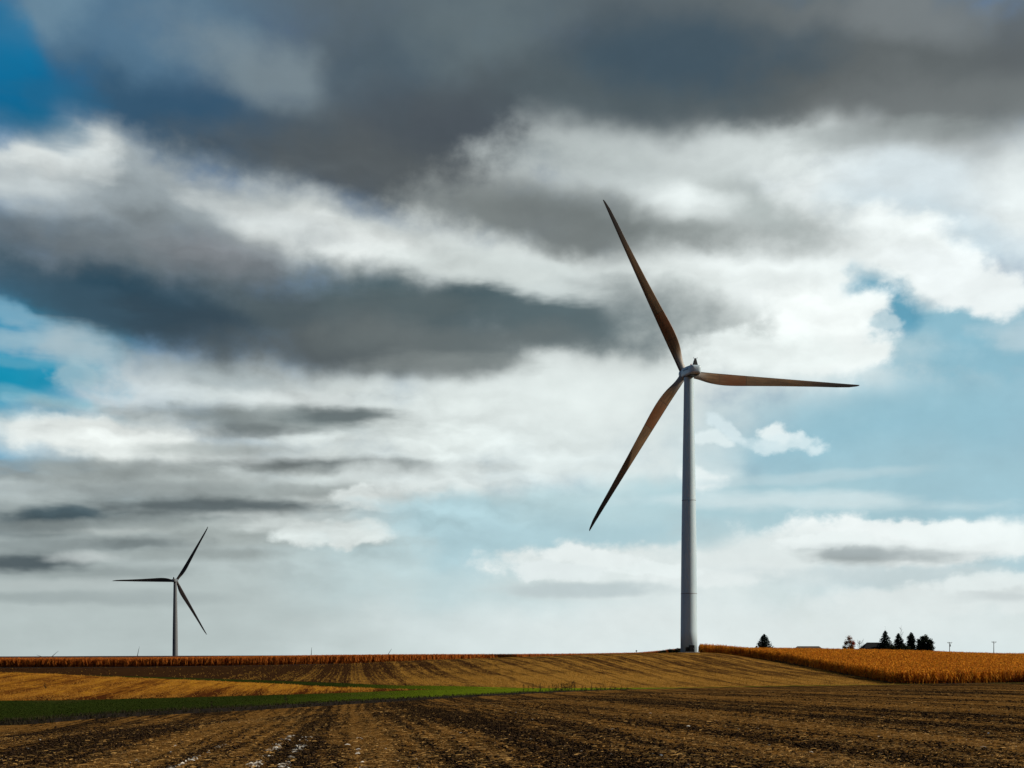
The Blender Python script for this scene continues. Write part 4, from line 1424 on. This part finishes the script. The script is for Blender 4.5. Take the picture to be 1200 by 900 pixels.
broadleaf('low dark shrub filling the gap between the second and the narrow conifer', 1059.5, 752.0, 7.0, 586, 31, M['leaf'],
          [(0, .6, .6), (-.5, .5, .5), (.5, .5, .5), (0, .3, .6)], 'shrub', None, 1.0, lo=.05)
broadleaf('low dark shrub between the pointed and the second conifer', 1045.6, 754.5, 5.0, 586, 32, M['leaf'],
          [(0, .6, .6), (-.5, .45, .5), (.5, .45, .5), (0, .3, .6)], 'shrub', None, 1.0, lo=.05)
M['roof'] = plain('dark shingles', (0.008, 0.0085, 0.010), 0.9, 0.3, 1.2, 0.2)
M['siding'] = plain('grey brown siding', (0.07, 0.062, 0.055), 0.85, 0.2, 1.0, 0.2)
M['metal_roof'] = plain('weathered metal roof', (0.085, 0.070, 0.052), 0.55, 0.2, 1.0, 0.3)
M['trim'] = plain('pale metal ridge', (0.60, 0.58, 0.52), 0.4, 0.1, 2.0, 0.4)
M['glass'] = plain('dark window glass', (0.015, 0.018, 0.02), 0.1, 0.1, 2.0, 0.5)

def house(name, label, x0, x1, ridge_py, Y, depth, eave_drop, hip, roofm, trim, cat):
    """x0,x1 are bearings of the two ends"""
    xa, xb = (x0 - 600) * Y / FOC, (x1 - 600) * Y / FOC
    cx_, w = (xa + xb) / 2, (xb - xa)
    g = float(ground_z(cx_, Y)[0])
    top = (HOR - ridge_py) * Y / FOC - g
    ev = top - eave_drop
    t = thing(name, label, cat, (cx_, Y, g))
    bm = bmesh.new(); add_box(bm, (0, 0, ev / 2), (w - .8, depth - .8, ev)); obj('wall', bm, M['siding'], t)
    bm = bmesh.new()
    hw, hd = w / 2, depth / 2
    b = [bm.verts.new(p) for p in ((-hw, -hd, ev), (hw, -hd, ev), (hw, hd, ev), (-hw, hd, ev))]
    b2 = [bm.verts.new((v.co.x, v.co.y, ev + .18)) for v in b]
    rl, rr = bm.verts.new((-hw + hip, 0, top)), bm.verts.new((hw - hip, 0, top))
    bm.faces.new(b[::-1])
    for i in range(4): bm.faces.new((b[i], b[(i + 1) % 4], b2[(i + 1) % 4], b2[i]))
    bm.faces.new((b2[0], b2[1], rr, rl)); bm.faces.new((b2[2], b2[3], rl, rr))
    bm.faces.new((b2[1], b2[2], rr)); bm.faces.new((b2[3], b2[0], rl))
    rf = obj('roof', bm, roofm, t)
    bm = bmesh.new(); add_box(bm, (0, 0, top + .04), (w - 2 * hip, .30, .14), .03, 1)
    obj('ridge_cap', bm, M['trim'] if trim else M['roof'], rf)
    for i, fx in enumerate((-.32, .05, .33)):
        bm = bmesh.new(); add_box(bm, (fx * w, -depth / 2 + .38, ev * .55), (1.1, .1, 1.0), .02, 1)
        wn = obj('window', bm, M['trim'], t)
        bm = bmesh.new(); add_box(bm, (fx * w, -depth / 2 + .325, ev * .55), (.9, .05, .8)); obj('pane', bm, M['glass'], wn)
    bm = bmesh.new(); add_box(bm, (-.14 * w, -depth / 2 + .38, min(ev * .45, 1.05)), (1.0, .1, min(ev * .9, 2.1)), .02, 1)
    d = obj('door', bm, M['dark'], t)
    return t
house('farmhouse', 'dark hip roofed farmhouse left of the row of conifers', 1009.6, 1046, 753.2, 600, 9.0, 2.9, 2.4, M['roof'], False, 'house')
house('barn', 'long low barn roof just above the corn between lone tree and farmhouse', 931.6, 962.6, 757.5, 640, 9.0, 1.6, 1.1, M['metal_roof'], True, 'barn')

# ------------------------------------------------------------------ utility poles
M['pole'] = plain('weathered grey pole wood', (0.16, 0.135, 0.11), 0.9, 0.25, 3.0, 0.2)
M['ins'] = plain('brown insulator', (0.09, 0.05, 0.03), 0.3, 0.2, 4.0, 0.5)
def pole(label, px, top, Y, can, tip):
    x = (px - 600) * Y / FOC
    g = float(ground_z(x, Y)[0]); h = (HOR - top) * Y / FOC - g
    t = thing('utility_pole', label, 'utility pole', (x, Y, g), R(8), 'utility poles beyond the corn')
    bm = bmesh.new(); add_lathe(bm, [(.17, -.3), (.15, h * .5), (.12, h), (.02, h + .05)], 10); obj('pole', bm, M['pole'], t, True)
    bm = bmesh.new(); add_box(bm, (0, -.16, h - .35), (2.3, .13, .17), .02, 1)
    for sx in (-1, 1): add_limb(bm, [(sx * .75, -.16, h - .42), (0, -.13, h - 1.15)], [.03, .03], 4)
    ca_ = obj('crossarm', bm, M['pole'], t)
    ca_.rotation_euler = (0, 0, 0)
    for sx in (-1.05, -.55, .55, 1.05):
        bm = bmesh.new(); add_lathe(bm, [(.03, 0), (.07, .05), (.05, .12), (.08, .17), (.03, .26)], 8, (sx, -.16, h - .265)); obj('insulator', bm, M['ins'], ca_, True)
    if can:
        bm = bmesh.new(); add_lathe(bm, [(.10, 0), (.27, .04), (.27, .85), (.20, .95), (.05, 1.0)], 14, (0, -.45, h - 2.0))
        add_box(bm, (0, -.17, h - 1.5), (.12, .2, .5)); obj('transformer', bm, M['dark'], t, True)
    return t
pole('utility pole with a dark transformer can, nearer the trees', 1112.8, 752.4, 560, True, 0)
pole('utility pole without a transformer, furthest right', 1164.6, 751.6, 560, False, 1)

# ------------------------------------------------------------------ weeds and small posts in the fields
M['weed'] = leafy('dead weed', (0.010, 0.008, 0.005), (0.040, 0.028, 0.013), 0.1, 1.0)
def weed_mesh(seed, h=1.0, spread=.22, nb=9, head=True):
    rg = random.Random(seed)
    bm = bmesh.new()
    p = [Vector((0, 0, 0)), Vector((rg.uniform(-.03, .03), 0, h * .5)), Vector((rg.uniform(-.08, .08), rg.uniform(-.03, .03), h))]
    add_limb(bm, p, [.028, .022, .010], 5)
    for i in range(nb):
        f = rg.uniform(.12, .9); q = p[0].lerp(p[1], f * 2) if f < .5 else p[1].lerp(p[2], f * 2 - 1)
        a = rg.uniform(0, 6.28); L_ = spread * rg.uniform(.6, 1.2) * (1.2 - .6 * f)
        d = Vector((math.cos(a), math.sin(a), rg.uniform(.4, 1.3))).normalized()
        add_limb(bm, [q, q + d * L_], [.012, .005], 3)
        for j in range(4):   # shrivelled leaves and seed heads
            c = q + d * L_ * rg.uniform(.3, 1.0); u = Vector((rg.uniform(-1, 1), rg.uniform(-1, 1), rg.uniform(-1, .4))).normalized() * .09; w_ = u.cross(Vector((rg.uniform(-1, 1), rg.uniform(-1, 1), 1))).normalized() * .035
            bm.faces.new([bm.verts.new(c + k_) for k_ in (-w_, u * .5 - w_ * 1.2, u, u * .5 + w_ * 1.2)])
    if head:
        for j in range(14):
            c = p[2] + Vector((rg.uniform(-.05, .05), rg.uniform(-.05, .05), rg.uniform(-.16, .10))); u = Vector((rg.uniform(-1, 1), rg.uniform(-1, 1), rg.uniform(-.2, 1))).normalized() * .08; w_ = u.cross(Vector((.3, 1, .2))).normalized() * .03
            bm.faces.new([bm.verts.new(c + k_) for k_ in (-w_, u * .5 - w_, u, u * .5 + w_)])
    me = bpy.data.meshes.new('weed'); bm.to_mesh(me); bm.free(); me.materials.append(M['weed'])
    return me
WM = [weed_mesh(60 + i, 1.0, (.16, .24, .30, .2)[i % 4], (8, 14, 18, 10)[i % 4]) for i in range(4)]
def weed(px, back, hpx, k, label, cat='weed', group=None, wide=1.0, Y=None):
    Y = Y if Y else float(np.interp(px, PXS, CY[tidx('lip')])) + back
    x = (px - 600) * Y / FOC
    h = hpx * Y / FOC
    o = bpy.data.objects.new('weed', WM[k % 4]); COL.objects.link(o)
    o.location = (x, Y, float(ground_z(x, Y)[0]) - .02); o.scale = (h * wide, h * wide, h)
    o.rotation_euler = (0, 0, px)
    tag(o, label, cat, group)
    return o
weed(613.8, .3, 9.0, 0, 'lone thin dead weed left of all the others on the grass edge')
weed(619.0, .3, 7.5, 0, 'short thin dead weed, second from the left on the grass edge')
weed(624.6, .3, 9.0, 3, 'upright dead weed in the middle of the five spaced out ones')
weed(633.0, .3, 10.0, 1, 'bushier dead weed standing alone just left of the weed thicket')
weed(643.5, .4, 6.5, 2, 'low bushy dead weed at the left foot of the weed thicket')
rg = random.Random(3)
for i, px in enumerate((648, 650.2, 652.5, 655, 657.3, 659, 661.2, 663.4, 665.5, 667.2, 670.0, 673.0)):
    weed(px + rg.uniform(-.4, .4), rg.uniform(.2, 1.2), rg.uniform(6.5, 9.5) + (1.6 if i in (10, 11) else 0), i, 'tall dead weed stalk in the dark thicket on the grass edge', group='dead weeds in the thicket', wide=1.2)
weed(693.2, .4, 9.0, 1, 'dead weed standing alone right of the weed thicket')
for i, px in enumerate((682, 686.5, 699, 704, 709, 715, 721, 728, 735)):
    weed(px, .4, 4.5 - .22 * i, 2, 'low dark bushy weed along the narrow right end of the grass strip', group='low weeds at the right end of the grass', wide=2.2)
weed(335.0, 3.0, 10.0, 2, 'dark upright weed alone in the green grass strip', wide=1.2)
weed(248.0, 0.3, 8.0, 2, 'dark bushy weed on the bank at the left of the grass strip', wide=1.4)
weed(52.8, 0, 7.5, 2, 'dark weed tuft alone in the golden stubble at far left', wide=1.2, Y=132)
weed(895.0, 0, 4.5, 0, 'tiny dead stalk at the foot of the hill below the lone conifer', Y=float(np.interp(895, PXS, CY[tidx('toe')])) + 3)

# low dark scrub left of the turbine foot
def scrub(px, hpx, wpx, seed, label):
    Y = 377.0; x = (px - 600) * Y / FOC; g = float(ground_z(x, Y)[0])
    rg_ = np.random.default_rng(seed)
    w = wpx * Y / FOC; h = hpx * Y / FOC
    t = thing('shrub', label, 'shrub', (x, Y, g), 0, None)
    P = []
    bm = bmesh.new()
    for i in range(14):
        a = rg_.uniform(0, 6.28); d = rg_.random() ** .5
        top_ = np.array([w / 2 * d * math.cos(a), .8 * d * math.sin(a), h * (1.05 - .5 * d * d) * rg_.uniform(.7, 1)])
        add_limb(bm, [(float(top_[0]) * .3, float(top_[1]) * .3, 0.0), [float(q) * .6 for q in top_], [float(q) for q in top_]], [.03, .02, .008], 4)
        P.append(top_ + rg_.normal(0, .16, (60, 3)) * [1.4, 1, .7]); P.append(top_ * .6 + rg_.normal(0, .2, (40, 3)))
    obj('stems', bm, M['bark'], t)
    P = np.concatenate(P); P = P[P[:, 2] > .02]
    leaf_cloud('foliage', P, .20, M['scrub'], t)
M['scrub'] = leafy('dark green scrub', (0.014, 0.018, 0.008), (0.05, 0.045, 0.016), 0.2, 0.6)
scrub(795.0, 5.6, 9.0, 1, 'dark green shrub touching the left side of the largest turbine foot')
scrub(786.0, 4.8, 9.0, 2, 'lower dark shrub, second left of the largest turbine foot')
scrub(777.0, 3.8, 9.0, 3, 'smallest flat dark shrub furthest left of the turbine foot')

# marker post on the crest
px, Y = 745.8, 364.0
x = (px - 600) * Y / FOC
pt = thing('marker_post', 'small dark marker post on the hill crest left of the largest turbine', 'post', (x, Y, float(ground_z(x, Y)[0])))
bm = bmesh.new(); add_lathe(bm, [(.07, -.2), (.07, .75), (.02, .8)], 8); obj('post', bm, M['pole'], pt)
bm = bmesh.new(); add_box(bm, (0, -.02, .72), (.42, .06, .34), .02, 1); obj('plate', bm, M['dark'], pt)

# ------------------------------------------------------------------ sun
sd = bpy.data.lights.new('sun', 'SUN')
sd.energy = 4.8
sd.angle = R(0.6)
sd.color = (1.0, 0.93, 0.80)
so = bpy.data.objects.new('sun', sd)
COL.objects.link(so)
a, e = R(SUN_AZ), R(SUN_EL)
to_sun = Vector((math.sin(a) * math.cos(e), math.cos(a) * math.cos(e), math.sin(e)))
so.rotation_euler = to_sun.to_track_quat('Z', 'Y').to_euler()
so.location = (120, 20, 90)
